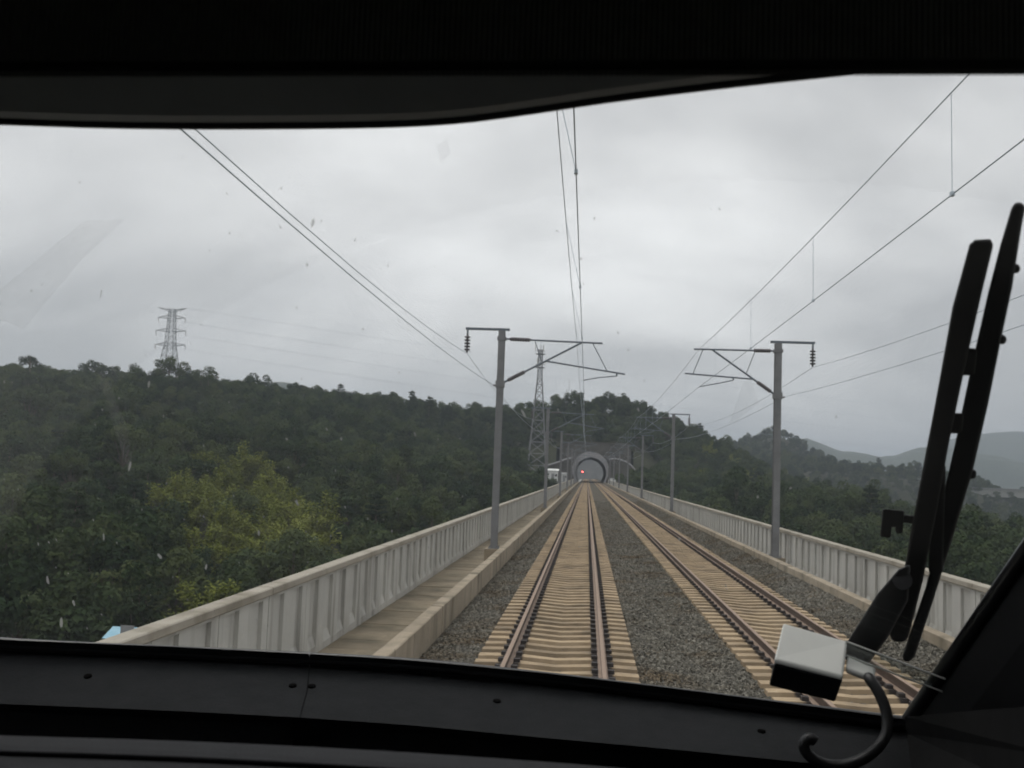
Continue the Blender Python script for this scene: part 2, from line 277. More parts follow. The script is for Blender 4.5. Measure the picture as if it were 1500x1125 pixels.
# ------------------------------------------------------------ trees
def crown_mesh(kind, seed):
    r = random.Random(seed); V = []; F = []
    def leaf(p, s, nrm):
        t = Vector((r.gauss(0, 1), r.gauss(0, 1), r.gauss(0, 1))); t = (t-nrm*t.dot(nrm)); t.normalize(); b = nrm.cross(t); k = len(V)
        a = s*r.uniform(.7, 1.3); d = s*r.uniform(.4, .75)
        V.extend([p-t*a, p+b*d+nrm*s*.18, p+t*a, p-b*d+nrm*s*.12]); F.append((k, k+1, k+2, k+3))
    def ball(cn, rad, n, s, flat=.8):
        for _ in range(n):
            d = Vector((r.gauss(0, 1), r.gauss(0, 1), r.gauss(.25, 1))); d.normalize(); q = r.uniform(.62, 1.06)
            p = cn+Vector((d.x*rad*q, d.y*rad*q, d.z*rad*q*flat)); nn = (d+Vector((r.gauss(0, .45), r.gauss(0, .45), r.gauss(.2, .45)))); nn.normalize(); leaf(p, s, nn)
    tr = MB()
    if kind in ('broad', 'olive', 'rust'):
        h = r.uniform(6.2, 8.6); rad = r.uniform(2.1, 3.0); trunkh = h*.45
        tr.tube([(0, 0, -.8), (r.uniform(-.1, .1), r.uniform(-.1, .1), trunkh*.5), (r.uniform(-.2, .2), r.uniform(-.2, .2), trunkh), (0, 0, h*.8)], [.2, .16, .12, .04], 6)
        for i in range(r.randint(9, 13)):
            a = r.uniform(0, 6.28); q = math.sqrt(r.random())*rad*.78; zc_ = h*(.36+.52*r.random())*(1-.12*(q/rad)**2); lr = r.uniform(.75, 1.35)
            cn = Vector((math.cos(a)*q, math.sin(a)*q, zc_)); ball(cn, lr, int(150*lr*lr*.8+40), .19)
            tr.tube([(0, 0, trunkh*.8), tuple(cn*.6+Vector((0, 0, trunkh*.3))), tuple(cn)], [.08, .05, .02], 4, False)
        ball(Vector((0, 0, h-.9)), 1.0, 130, .19)
    elif kind == 'pine':
        h = r.uniform(8, 10.5)
        tr.tube([(0, 0, -.8), (0, 0, h*.5), (.1, 0, h)], [.2, .13, .03], 6)
        z_ = h*.34
        while z_ < h:
            k = (h-z_)/(h*.66); nb = r.randint(4, 6)
            for i in range(nb):
                a = r.uniform(0, 6.28); ln = (.5+2.0*k**.8)*r.uniform(.7, 1.1)
                tr.tube([(0, 0, z_), (math.cos(a)*ln, math.sin(a)*ln, z_+.25)], [.04, .015], 3, False)
                for s_ in (.45, .75, 1.0): ball(Vector((math.cos(a)*ln*s_, math.sin(a)*ln*s_, z_+.25*s_)), .42+.14*k, 15, .2, .55)
            z_ += h*.075
        ball(Vector((.1, 0, h)), .4, 20, .2)
    elif kind == 'umbrella':
        h = 8.5; tr.tube([(0, 0, -2), (.2, 0, 3), (-.1, .1, 6), (0, 0, 7.6)], [.28, .22, .18, .08], 7)
        for i in range(13):
            a = r.uniform(0, 6.28); q = math.sqrt(r.random())*2.7; cn = Vector((math.cos(a)*q, math.sin(a)*q, 7.2+r.uniform(-1.2, 1.6)-.25*q)); ball(cn, r.uniform(.8, 1.2), 80, .22, .8)
            tr.tube([(0, 0, 5.2), tuple(cn*.55+Vector((0, 0, 2.9))), tuple(cn)], [.09, .06, .02], 4, False)
    elif kind == 'bamboo':
        for i in range(15):
            a = r.uniform(0, 6.28); b0 = r.uniform(0, .7); ln = r.uniform(7.5, 11); lean = r.uniform(.8, 3.0); pts = []
            for k in range(9):
                s_ = k/8; x = b0+lean*s_**2.3; z_ = ln*(s_-.20*s_**4*(lean/2.2)); pts.append(Vector((math.cos(a)*x, math.sin(a)*x, z_)))
            tr.tube([tuple(p) for p in [pts[0]-Vector((0, 0, .8))]+pts], [.05]*8+[.02, .01], 4, False)
            for k in range(3, 9):
                for _ in range(42):
                    t_ = r.uniform(-.6, .6); p = pts[k]+Vector((r.gauss(0, .36), r.gauss(0, .36), r.gauss(-.1, .34)))+(pts[k]-pts[k-1])*t_
                    leaf(p, .22, Vector((r.gauss(0, .5), r.gauss(0, .5), 1)).normalized())
    me = bpy.data.meshes.new('crown'); me.from_pydata([tuple(v) for v in V], [], F); me.update()
    mt = bpy.data.meshes.new('trunk'); mt.from_pydata(tr.v, [], tr.f); mt.update(); mt.materials.append(M_bark)
    return me, mt
PROTO = []
for kind, mi, n, in (('broad', 0, 4), ('olive', 1, 3), ('pine', 2, 2), ('bamboo', 3, 3), ('rust', 4, 1), ('umbrella', 2, 1)):
    for k in range(n):
        cm, tm = crown_mesh(kind, 100+len(PROTO)*17); cm.materials.append(M_leaf[mi]); PROTO.append((kind, cm, tm))
KIDX = {k: [i for i, p in enumerate(PROTO) if p[0] == k] for k in ('broad', 'olive', 'pine', 'bamboo', 'rust', 'umbrella')}
INFO = {'broad': ('broadleaf_tree', 'dark green broadleaf tree', 'tree', 'dark broadleaf trees'),
        'olive': ('broadleaf_tree', 'olive green round crowned tree', 'tree', 'olive broadleaf trees'),
        'pine': ('pine_tree', 'dark tiered conifer tree', 'tree', 'conifers'),
        'bamboo': ('bamboo_clump', 'yellow green feathery arching bamboo clump', 'bamboo', 'bamboo clumps'),
        'rust': ('shrub', 'rust orange leaved shrub below the telecom tower by the bridge', 'shrub', None),
        'umbrella': ('pine_tree', 'lone flat topped pine rising above the forest ridge line', 'tree', None)}
def zone(x, y, z):                         # where on the slopes a tree stands
    if abs(x-BX) < 45 and y > 335: return 'around the tunnel portal'
    if x > BX: return 'on the far hills side' if y < 500 else 'on the conical hill'
    if y > 255: return 'on the pylon ridge'
    if y > 130: return 'halfway up the pylon slope'
    return 'low behind the walkway parapet'
def plant(kind, pi, x, y, z, rz, s):
    nm, lab, cat, grp = INFO[kind]
    if grp: where = zone(x, y, z); lab = lab+' '+where; grp = grp+' '+where
    t = tag(empty(nm, (x, y, z)), lab, cat, grp); t.rotation_euler = (0, 0, rz); t.scale = (s, s, s)
    inst('crown', PROTO[pi][1], (0, 0, 0), t); inst('trunk', PROTO[pi][2], (0, 0, 0), t); return t
# bamboo groves and specials, each placed on the hillside where its pixel says
special = []
def on_hill(px, py, th, y0=30, y1=700):    # the first depth at which the ground plus height th reaches the pixel's ray
    ys = np.arange(y0, y1, 2.0); d = ray(px, py); P = CAM+np.outer(ys/d[1], d); g = height(P[:, 0], P[:, 1])+th
    k = np.argmax(g > P[:, 2]); return P[k] if (g > P[:, 2]).any() else None
for px, py in [(300, 668), (335, 690), (285, 705), (365, 672), (400, 690), (320, 730), (370, 725), (420, 712), (345, 760), (400, 755), (450, 768), (300, 775), (390, 795), (440, 800), (300, 858), (430, 745), (265, 690), (310, 700), (350, 735), (385, 715), (330, 755), (370, 780), (415, 775), (460, 795), (470, 750), (280, 740), (350, 665), (250, 720), (410, 735), (310, 800),
               (1040, 655), (1075, 668), (1100, 690), (1150, 690), (1180, 700), (1030, 690), (1210, 715)]:
    p = on_hill(px, py, 8.2)
    if p is not None: special.append(('bamboo', p[0], p[1], 1.0 if px < 900 else .95))
p = at(45, 519, 285); UMB = (p[0], p[1], p[2]-8.4)
occ = [(s[1], s[2], 5.2) for s in special]+[(UMB[0], UMB[1], 3), (-15.5, 330, 3.6), (-10.5, 300, 7), (-14.8, 292, 4), (-13, 306, 5.5), (-14.3, 318, 5.5), (-11.5, 290, 5)]
cand = []
def scatter(y0, y1, sp, smul):
    ys = np.arange(y0, y1, sp)
    for y in ys:
        xl = at(-130, 600, max(y, 30))[0]; xr = at(1640, 600, max(y, 30))[0]
        for x in np.arange(xl, xr, sp):
            X = x+rnd.uniform(-.48, .48)*sp; Y = y+rnd.uniform(-.48, .48)*sp; cand.append((X, Y, smul))
scatter(22, 330, 5.6, 1.36); scatter(330, 470, 4.6, 1.08); scatter(470, 1000, 7.5, 1.25)
ca = np.array(cand); lat = np.abs(ca[:, 0]-BX)
keep = np.where(ca[:, 1] < PORT-12, lat > np.interp(ca[:, 1], [0, 300, 335, 358], [10.5, 10.5, 20, 25]), np.where(ca[:, 1] < PORT+3, lat > 25, np.where(ca[:, 1] < PEND, True, np.where(ca[:, 1] < 720, lat > 14, True)))); ca = ca[keep]
for ox, oy, orr in occ: ca = ca[(ca[:, 0]-ox)**2+(ca[:, 1]-oy)**2 > orr**2]
cz = height(ca[:, 0], ca[:, 1]); ok = cz > -23.5; ca = ca[ok]; cz = cz[ok]
azb = ((np.arctan2(ca[:, 0]-CAM[0], ca[:, 1])+1.2)/.006).astype(int); el = (cz+5.5*ca[:, 2]-CAM[2])/ca[:, 1]; order = np.argsort(ca[:, 1]); best = {}; kept = []
for i in order:
    b = azb[i]; m_ = best.get(b, -9)
    if el[i] > m_-.012: kept.append(i)
    best[b] = max(m_, el[i]-.012)
trees = []
pat = vnoise(ca[:, 0], ca[:, 1], 38, 5)
for i in kept:
    u_ = rnd.random(); near_t = ca[i, 1] < 500
    kind = 'olive' if u_ < .22+.5*pat[i] else ('pine' if u_ > .975-.08*pat[i] else 'broad')
    s = ca[i, 2]*rnd.uniform(.68, 1.12)*(1 if rnd.random() > .06 else 1.25)
    trees.append((kind, rnd.choice(KIDX[kind]), ca[i, 0], ca[i, 1], cz[i], rnd.uniform(0, 6.28), s))
def visible(t):
    x, y = proj((t[2], t[3], t[4]+5*t[6]))
    if not (5 < x < 1495 and 500 < y < 925): return False
    if x < 850: return y < 940-(x-180)*(235/670.)-6
    return y < 712+(x-900)*(148/550.)-6
vis = [i for i, t in enumerate(trees) if visible(t)]
per = {'broad': 0, 'olive': 0, 'pine': 0}; singles = set()
for i in sorted(vis, key=lambda i: trees[i][3]/trees[i][6]):
    k = trees[i][0]; cap = {'broad': 180, 'olive': 115, 'pine': 60}[k]
    if per[k] < cap: per[k] += 1; singles.add(i)
for i in singles: plant(*trees[i])
for kind, x, y, s in special: plant(kind, rnd.choice(KIDX[kind]), x, y, float(height(x, y))-.2, rnd.uniform(0, 6.28), s*rnd.uniform(.85, 1.1))
plant('umbrella', KIDX['umbrella'][0], *UMB, 0.4, 1.0)
# the rest of the forest reads as one mass
pc = bpy.data.collections.new('forest_prototypes')
for i, (k, cm, tm) in enumerate(PROTO):
    o = bpy.data.objects.new('proto_%02d' % i, cm); pc.objects.link(o)
rest = [t for i, t in enumerate(trees) if i not in singles]
# low undergrowth under the near trees
und = []
for i in kept:
    if ca[i, 1] < 470:
        for _ in range(1): x = ca[i, 0]+rnd.uniform(-2.4, 2.4); y = ca[i, 1]+rnd.uniform(-2.4, 2.4); und.append(('broad', rnd.choice(KIDX['broad']+KIDX['olive']), x, y, 0, rnd.uniform(0, 6.28), rnd.uniform(.36, .6)))
for _ in range(420):                      # scrub on the cleared ground by the tower and the portal
    sd_ = rnd.random() < .55; x = rnd.uniform(-32, -8.6) if sd_ else rnd.uniform(13, 30); y = rnd.uniform(286, 366)
    if (x+10.5)**2+(y-300)**2 < 12 or (not sd_ and y > 362 and x < 20): continue
    und.append(('broad', rnd.choice(KIDX['broad']+KIDX['olive']), x, y, 0, rnd.uniform(0, 6.28), rnd.uniform(.25, .48)))
uz = height([u_[2] for u_ in und], [u_[3] for u_ in und]); und = [(u_[0], u_[1], u_[2], u_[3], z_-1.0, u_[5], u_[6]) for u_, z_ in zip(und, uz) if abs(u_[2]-BX) > 8.5]
def gn_scatter(name, pts, idx, rot, scl, coll, host_mat=None):
    me = bpy.data.meshes.new(name); me.from_pydata(pts, [], [])
    a = me.attributes.new('idx', 'INT', 'POINT'); a.data.foreach_set('value', idx)
    a = me.attributes.new('rot', 'FLOAT_VECTOR', 'POINT'); a.data.foreach_set('vector', np.asarray(rot, float).ravel())
    a = me.attributes.new('scl', 'FLOAT_VECTOR', 'POINT'); a.data.foreach_set('vector', np.asarray(scl, float).ravel())
    o = bpy.data.objects.new(name, me); COL.objects.link(o)
    g = bpy.data.node_groups.new(name, 'GeometryNodeTree'); g.interface.new_socket('Geometry', in_out='INPUT', socket_type='NodeSocketGeometry'); g.interface.new_socket('Geometry', in_out='OUTPUT', socket_type='NodeSocketGeometry')
    gi = g.nodes.new('NodeGroupInput'); go = g.nodes.new('NodeGroupOutput'); ip = g.nodes.new('GeometryNodeInstanceOnPoints'); ci = g.nodes.new('GeometryNodeCollectionInfo')
    ci.inputs['Collection'].default_value = coll; ci.inputs['Separate Children'].default_value = True; ci.inputs['Reset Children'].default_value = True
    def na(nm, ty): q = g.nodes.new('GeometryNodeInputNamedAttribute'); q.data_type = ty; q.inputs['Name'].default_value = nm; return q.outputs[0]
    g.links.new(gi.outputs[0], ip.inputs['Points']); g.links.new(ci.outputs[0], ip.inputs['Instance']); ip.inputs['Pick Instance'].default_value = True
    g.links.new(na('idx', 'INT'), ip.inputs['Instance Index']); g.links.new(na('rot', 'FLOAT_VECTOR'), ip.inputs['Rotation']); g.links.new(na('scl', 'FLOAT_VECTOR'), ip.inputs['Scale'])
    g.links.new(ip.outputs[0], go.inputs[0]); md = o.modifiers.new('scatter', 'NODES'); md.node_group = g
    return o
ff = rest+und
o = gn_scatter('forest', [(t[2], t[3], t[4]) for t in ff], [t[1] for t in ff], [(0, 0, t[5]) for t in ff], [(t[6],)*3 for t in ff], pc)
tag(o, 'dense dark green forest covering the slopes beyond the single trees', 'forest', kind='stuff')

# ------------------------------------------------------------ viaduct
ZW = -.33; PL, PR = -4.15, 7.85; TRK = (0.0, 4.43); KI = (-2.30, 6.78)
via = tag(empty('viaduct', (BX, 0, 0)), 'long concrete railway viaduct carrying two ballasted tracks to the tunnel', 'bridge')
d = MB().prism([(PL-BX-.35, -.55), (PR-BX+.35, -.55), (PR-BX+.35, -.8), (3.3, -1.3), (2.8, -3.2), (-2.8, -3.2), (-3.3, -1.3), (PL-BX-.35, -.8)], -20, PORT).build('deck', M_deck, via)
for k in range(11):
    y = 5+k*32.7; zg = float(height(BX, y)); MB().box(-2.4, 2.4, y-1, y+1, zg-2, -3.2).build('pier', M_deck, via)
bed = MB()
prof = [(KI[0], -.56), (KI[0], -.31), (-1.75, -.27), (-1.34, -.25), (-1.2, -.285), (1.2, -.285), (1.34, -.25), (1.75, -.26), (2.2, -.28), (2.7, -.26), (3.09, -.25), (3.23, -.285), (5.63, -.285), (5.77, -.235), (6.15, -.14), (KI[1], .02), (KI[1], -.56)]
bed.prism(prof, 2, 660); tag(fix_normals(bed.build('ballast_bed', M_ballast)), kind='structure')
# stones on the near ballast
stc = bpy.data.collections.new('stone_prototypes')
for k in range(4):
    r = random.Random(k); V = []
    for a in range(3):
        for b in range(5): q = r.uniform(.75, 1.15); V.append((math.cos(b*1.2566+a*.5)*q*(1, 1.05, .6)[a], math.sin(b*1.2566+a*.5)*q*(1, 1.05, .6)[a], (-.5, .1, .65)[a]*r.uniform(.8, 1.2)))
    F = [(a*5+b, a*5+(b+1) % 5, a*5+5+(b+1) % 5, a*5+5+b) for a in range(2) for b in range(5)]+[(10, 11, 12, 13, 14)]
    mm = bpy.data.meshes.new('stone'); mm.from_pydata(V, [], F); mm.materials.append(M_stone); stc.objects.link(bpy.data.objects.new('stone_%d' % k, mm))
nS = 150000; sy = 11+(nrs.rand(nS)**2.1)*110; sx_ = KI[0]+.03+nrs.rand(nS)*(KI[1]-KI[0]-.06)
tz = np.interp(sx_, [p_[0] for p_ in prof[1:-1]], [p_[1] for p_ in prof[1:-1]])
near_end = np.minimum(np.abs(sx_-0), np.abs(sx_-4.43)); inn = near_end < 1.34
ph = np.abs(((sy/.6)+.5) % 1-.5)*.6
kp = ~(inn & (ph < .17)); sx_, sy, tz, inn = sx_[kp], sy[kp], tz[kp], inn[kp]; n_ = len(sx_)
sc_ = nrs.uniform(.016, .036, n_); pts = np.stack([sx_, sy, tz+sc_*.25-np.where(inn, .012, 0)], -1)
o = gn_scatter('ballast_gravel', pts.tolist(), nrs.randint(0, 4, n_).tolist(), nrs.uniform(0, 6.28, (n_, 3)), np.repeat(sc_[:, None], 3, 1)*nrs.uniform(.75, 1.25, (n_, 3)), stc)
tag(o, 'grey and brown crushed stone ballast lying around the near sleepers', 'ballast', kind='stuff')

# tracks
def sleeper_mb(y=0, b=None):
    b = b or MB(); st = [(-1.3, -.19, .145), (-1.0, -.18, .135), (-.55, -.182, .125), (0, -.215, .105), (.55, -.182, .125), (1.0, -.18, .135), (1.3, -.19, .145)]
    V = []; F = []
    for x, z_, hw in st: V += [(x, y-hw-.03, -.34), (x, y-hw, z_), (x, y+hw, z_), (x, y+hw+.03, -.34)]
    for i in range(6):
        for k in range(3): F.append((i*4+k, i*4+k+1, i*4+5+k, i*4+4+k))
    F += [(0, 3, 2, 1), (24, 25, 26, 27)]; b.add(V, F); return b
so = sleeper_mb(); tmpm = bpy.data.meshes.new('sleeper'); tmpm.from_pydata(so.v, [], so.f); tmpm.update(); tmpm.materials.append(M_sleeper)
RP = [(-.075, -.176), (.075, -.176), (.075, -.165), (.012, -.148), (.009, -.045), (.036, -.036), (.036, -.004), (.030, 0), (-.030, 0), (-.036, -.004), (-.036, -.036), (-.009, -.045), (-.012, -.148), (-.075, -.165)]
for ti, tx in enumerate(TRK):
    t = tag(empty('railway_track', (tx, 0, 0)), ('ballasted railway track with tan concrete sleepers leading straight under the cab', 'second ballasted railway track next to the parapet on the far hills side')[ti], 'railway track')
    for sgn in (-1, 1): fix_normals(MB().prism([(x+.75*sgn, z_) for x, z_ in RP], 3, 655).build('rail', M_rail, t))
    n0 = 18
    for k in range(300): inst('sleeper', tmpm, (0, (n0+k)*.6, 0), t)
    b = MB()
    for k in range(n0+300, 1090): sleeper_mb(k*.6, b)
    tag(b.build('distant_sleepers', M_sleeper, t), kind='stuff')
    b = MB()
    for k in range(n0, 260):
        for sgn in (-1, 1):
            for q in (-1, 1): xx = .75*sgn+q*.125; b.box(xx-.05, xx+.05, k*.6-.065, k*.6+.065, -.185, -.125)
    tag(b.build('rail_clips', M_clip, t), kind='stuff')

# kerbs (ballast walls), walkway slabs
for side, (xi, sg) in enumerate(((KI[0], -1), (KI[1], 1))):
    kb = tag(empty('ballast_kerb', (xi, 0, 0)), ('low tan concrete kerb between walkway and ballast on the telecom tower side', 'low tan concrete kerb between walkway and ballast on the far hills side')[side], 'kerb')
    a, b_ = sorted((0, sg*.24)); m_ = MB(); m_.prism([(a, -.6), (b_, -.6), (b_, .2), (b_-.015, .215), (a+.015, .215), (a, .2)], .006, 1.644)
    kme = bpy.data.meshes.new('kerb_block'); kme.from_pydata(m_.v, [], m_.f); kme.materials.append(M_kerb)
    for k in range(220): inst('kerb_block', kme, (rnd.uniform(-.008, .008), 8.48+k*1.65, rnd.uniform(-.008, .006)), kb)
    wk = tag(empty('walkway', (0, 0, 0)), kind='structure'); xo = (PL, PR)[side]-sg*.06; x0, x1 = sorted((xi+sg*.255, xo))
    dk = MB().box(x0, x1, 6, PORT, -.56, ZW-.05).build('bedding', M_deck, wk)
    m_ = MB(); m_.prism([(0, -.05), (x1-x0, -.05), (x1-x0, -.006), (x1-x0-.01, 0), (.01, 0), (0, -.006)], .006, .994)
    sme = bpy.data.meshes.new('walkway_slab'); sme.from_pydata(m_.v, [], m_.f); sme.materials.append(M_slab)
    for k in range(295): inst('walkway_slab', sme, (x0, 9+k*1.0, ZW+rnd.uniform(-.006, .006)), wk)
    MB().box(x0, x1, 304, PORT, ZW-.05, ZW).build('walkway_slab', M_slab, wk)

# parapets: two-metre panels with two recesses each, a coping on top, a joint every 24 panels
def panel_mesh():
    b = MB(); L_ = 1.985; th = .10; zt = .97; zb = ZW-.22
    b.box(-.07, 0, 0, L_, zb, zt)                 # back plate; the inner face is towards +X
    b.box(0, th*.62, 0, L_, zb, -.2); b.box(0, th*.62, 0, L_, .92, zt)
    for y0, y1 in ((0, .22), (.74, 1.22), (1.74, L_)): b.box(0, th*.6, y0, y1, -.2, .92)
    for y0, y1 in ((.22, .74), (1.22, 1.74)):     # sloped sill and slanted reveals of each recess
        b.add([(0, y0, -.03), (0, y1, -.03), (th*.58, y1, -.199), (th*.58, y0, -.199), (0, y0, -.199), (0, y1, -.199)], [(0, 3, 2, 1), (0, 4, 3), (1, 2, 5)])
    me = bpy.data.meshes.new('panel'); me.from_pydata(b.v, [], b.f); me.materials.append(M_conc); return me
pme = panel_mesh()
m_ = MB(); m_.prism([(-.13, .97), (.10, .97), (.115, .985), (.115, 1.07), (.10, 1.085), (-.115, 1.085), (-.13, 1.07)], 0, 3.99)
cme = bpy.data.meshes.new('coping'); cme.from_pydata(m_.v, [], m_.f); cme.materials.append(M_cope)
for side, (X, sg) in enumerate(((PL, 1), (PR, -1))):
    pp = tag(empty('bridge_parapet', (X, 0, 0)), ('pale grey recessed concrete parapet along the walkway on the telecom tower side', 'pale grey recessed concrete parapet along the walkway on the far hills side')[side], 'parapet')
    if sg < 0: pp.rotation_euler = (0, 0, math.pi); 
    y = 6.65 if side == 0 else 8.2
    for k in range(178):
        gap = .03 if k % 24 == 5 else 0; yy = y+k*2.0+(k//24)*.02
        if yy > PORT-4: break
        inst('panel', pme, (rnd.uniform(-.005, .005), (yy if sg > 0 else -yy-1.985), 0), pp)
        if k % 2 == 0: inst('coping', cme, (rnd.uniform(-.004, .004), (yy-.0 if sg > 0 else -yy-3.985), rnd.uniform(-.003, .003)), pp)

# ------------------------------------------------------------ catenary masts
def make_mast(short=False):
    t = empty('catenary_mast')
    b = MB(); b.box(-.12, .12, -.13, -.115, .1, 7.96).box(-.12, .12, .115, .13, .1, 7.96).box(-.006, .006, -.115, .115, .1, 7.96).box(-.2, .2, -.2, .2, .1, .13); b.build('post', M_mast, t)
    p = MB().box(-.31, .31, -.36, .36, ZW, .1).build('plinth', M_kerb, t)
    for x in (-.16, .16):
        for y in (-.16, .16): MB().tube([(x, y, .12), (x, y, .2)], .018, 6).build('bolt', M_mast, p)
    tb = MB().box(-1.33, .28, -.05, .05, 7.965, 8.05).build('top_bracket', M_tube, t)
    MB().box(-1.29, -1.23, -.02, .02, 7.8, 7.965).build('hanger', M_tube, tb)
    hi = MB().tube([(-1.26, 0, 7.82), (-1.26, 0, 7.12)], .035, 8).build('hanging_insulator', M_ins, t)
    for k in range(5): z_ = 7.7-k*.115; MB().tube([(-1.26, 0, z_+.035), (-1.26, 0, z_+.01), (-1.26, 0, z_-.03)], [.05, .115, .1], 12).build('disc', M_ins, hi)
    def ribbed(a, c_, par):
        a = np.array(a); c_ = np.array(c_); pts = []; rs = []
        for k in range(17): pts.append(a+(c_-a)*k/16); rs.append(.045 if k in (0, 16) else (.085 if k % 2 else .055))
        MB().tube(pts, rs, 10).build('insulator', M_ins, par)
    a0, a1 = np.array((.12, 0, 7.67)), np.array((3.08, 0, 7.66) if short else (3.66, 0, 7.60))
    tt = MB().tube([a0, a1], .034, 8).build('top_tube', M_tube, t); ribbed(a0+(a1-a0)*.05, a0+(a1-a0)*.26, tt)
    a0, a1 = np.array((.12, 0, 6.07)), np.array((2.42, 0, 7.66) if short else (2.92, 0, 7.61))
    dt = MB().tube([a0, a1], .036, 8).build('diagonal_tube', M_tube, t); ribbed(a0+(a1-a0)*.054, a0+(a1-a0)*.27, dt)
    if short: g0, g1, c0, c1, c2 = (.92, 0, 6.6), (3.4, 0, 6.74), (1.62, 0, 6.54), (2.1, 0, 6.42), (2.85, 0, 6.26)
    else: g0, g1, c0, c1, c2 = (1.62, 0, 6.9), (4.5, 0, 6.5), (4.2, 0, 6.43), (3.6, 0, 6.36), (3.0, 0, 6.24)
    rt = MB().tube([g0, g1], .03, 8).build('registration_tube', M_tube, t)
    MB().tube([(c0[0], 0, c0[2]+.1), (c0[0], 0, c0[2]-.01)], .03, 6).build('arm_clamp', M_tube, rt)
    MB().tube([c0, c1, c2], .02, 6).build('steady_arm', M_tube, t)
    for r0, r1 in ((((.83, 0, 7.665), (1.15, 0, 6.8)), ((2.75, 0, 7.66), (3.1, 0, 6.74))) if short else (((1.2, 0, 7.65), (1.5, 0, 6.83)), ((3.3, 0, 7.6), (3.85, 0, 6.6)))): MB().tube([r0, r1], .016, 6).build('support_rod', M_tube, t)
    for z_ in (7.67, 6.07, 5.95): MB().box(-.16, .16, -.15, .15, z_-.06, z_+.06).build('clamp', M_mast, t)
    MB().tube([(-.12, 0, 5.95), (-.26, 0, 5.97)], .03, 6).build('return_wire_clamp', M_ins, t)
    return t
proto = make_mast(); used = False
YL = [36.9+44.7*k for k in range(8)]; YR = [38.3+46*k for k in range(7)]
ORD = ('', 'second ', 'third ', 'fourth ', 'fifth ', 'sixth ', 'seventh ', 'eighth ')
def mast_label(k, n, sd): j = n-1-k; return 'grey steel catenary mast, %s, on the %s' % ('the one nearest the tunnel portal' if j == 0 else ORD[j]+'from the tunnel portal', sd)
mast_lab = ('grey steel catenary mast beside the walkway on the telecom tower side', 'grey steel catenary mast beside the walkway on the far hills side')
mast_grp = ('catenary masts on the telecom tower side', 'catenary masts on the far hills side')
MXL, MXR = -2.83, 7.33
for k, Y in enumerate(YL):
    o = proto if not used else copy_tree(proto); used = True; o.location = (MXL, Y, 0); tag(o, mast_label(k, len(YL), 'telecom tower side'), 'mast', mast_grp[0])
proto2 = make_mast(True)
for k, Y in enumerate(YR):
    o = proto2 if k == 0 else copy_tree(proto2); o.location = (MXR, Y, 0); o.rotation_euler = (0, 0, math.pi); tag(o, mast_label(k, len(YR), 'far hills side'), 'mast', mast_grp[1])

def catenary(Ys, Xs, zs, sag, n=10):
    P = []
    for i in range(len(Ys)-1):
        for k in range(n):
            s = k/n; P.append((Xs[i]*(1-s)+Xs[i+1]*s, Ys[i]*(1-s)+Ys[i+1]*s, zs*1.0-4*sag*s*(1-s)))
    P.append((Xs[-1], Ys[-1], zs)); return P
def wires(side):
    Ys = [YL, YR][side]; sp_ = Ys[1]-Ys[0]; Yx = [Ys[0]-2*sp_, Ys[0]-sp_]+list(Ys)+[PORT+5, PEND+20]; n = len(Yx)
    sg = (1, -1)[side]; mx_ = (MXL, MXR)[side]; cen = TRK[side]; desc = ('over the track under the cab', 'over the second track')[side]
    mp = catenary(Yx, [cen+(-.10 if side == 0 else .0)]*n, 7.66, .30); cp_ = catenary(Yx, [((.19, .10) if side == 0 else (4.44, 4.38))[0 if i in (1, 2) else i % 2] for i in range(n)], 6.23, .05)
    cx_ = np.array(cp_); mp_ = np.array(mp)
    m_ = tag(MB().tube(mp, .008, 5).build('messenger_wire', M_wire), 'upper messenger wire with droppers strung '+desc, 'wire')
    tag(MB().tube(cp_, .008, 5).build('contact_wire', M_wire), 'lower contact wire strung '+desc, 'wire')
    for i in range(1, n-1):
        for k in range(6):
            y = Yx[i]+(Yx[i+1]-Yx[i])*(k+.7)/6.4 if i < n-1 else 0
            if y < 8 or y > 130: continue
            a = [np.interp(y, mp_[:, 1], mp_[:, j]) for j in (0, 2)]; b = [np.interp(y, cx_[:, 1], cx_[:, j]) for j in (0, 2)]
            MB().tube([(a[0], y, a[1]), (b[0], y, b[1])], .0045, 4).build('dropper', M_wire, m_)
            MB().box(b[0]-.02, b[0]+.02, y-.03, y+.03, b[1]-.02, b[1]+.03).build('clamp', M_wire, m_)
    sd_ = ('telecom tower side', 'far hills side')[side]
    fw = catenary(Yx[:-1], [mx_-sg*1.26]*(n-1), 7.10, .55); tag(MB().tube(fw, .0085, 5).build('feeder_wire', M_wire), 'feeder wire hung from the insulators of the masts on the '+sd_, 'wire')
    rw = catenary(Yx[:-1], [mx_-sg*.26]*(n-1), 5.98, .37); tag(MB().tube(rw, .008, 5).build('return_wire', M_wire), 'return wire clamped to the masts on the '+sd_, 'wire')
wires(0); wires(1)

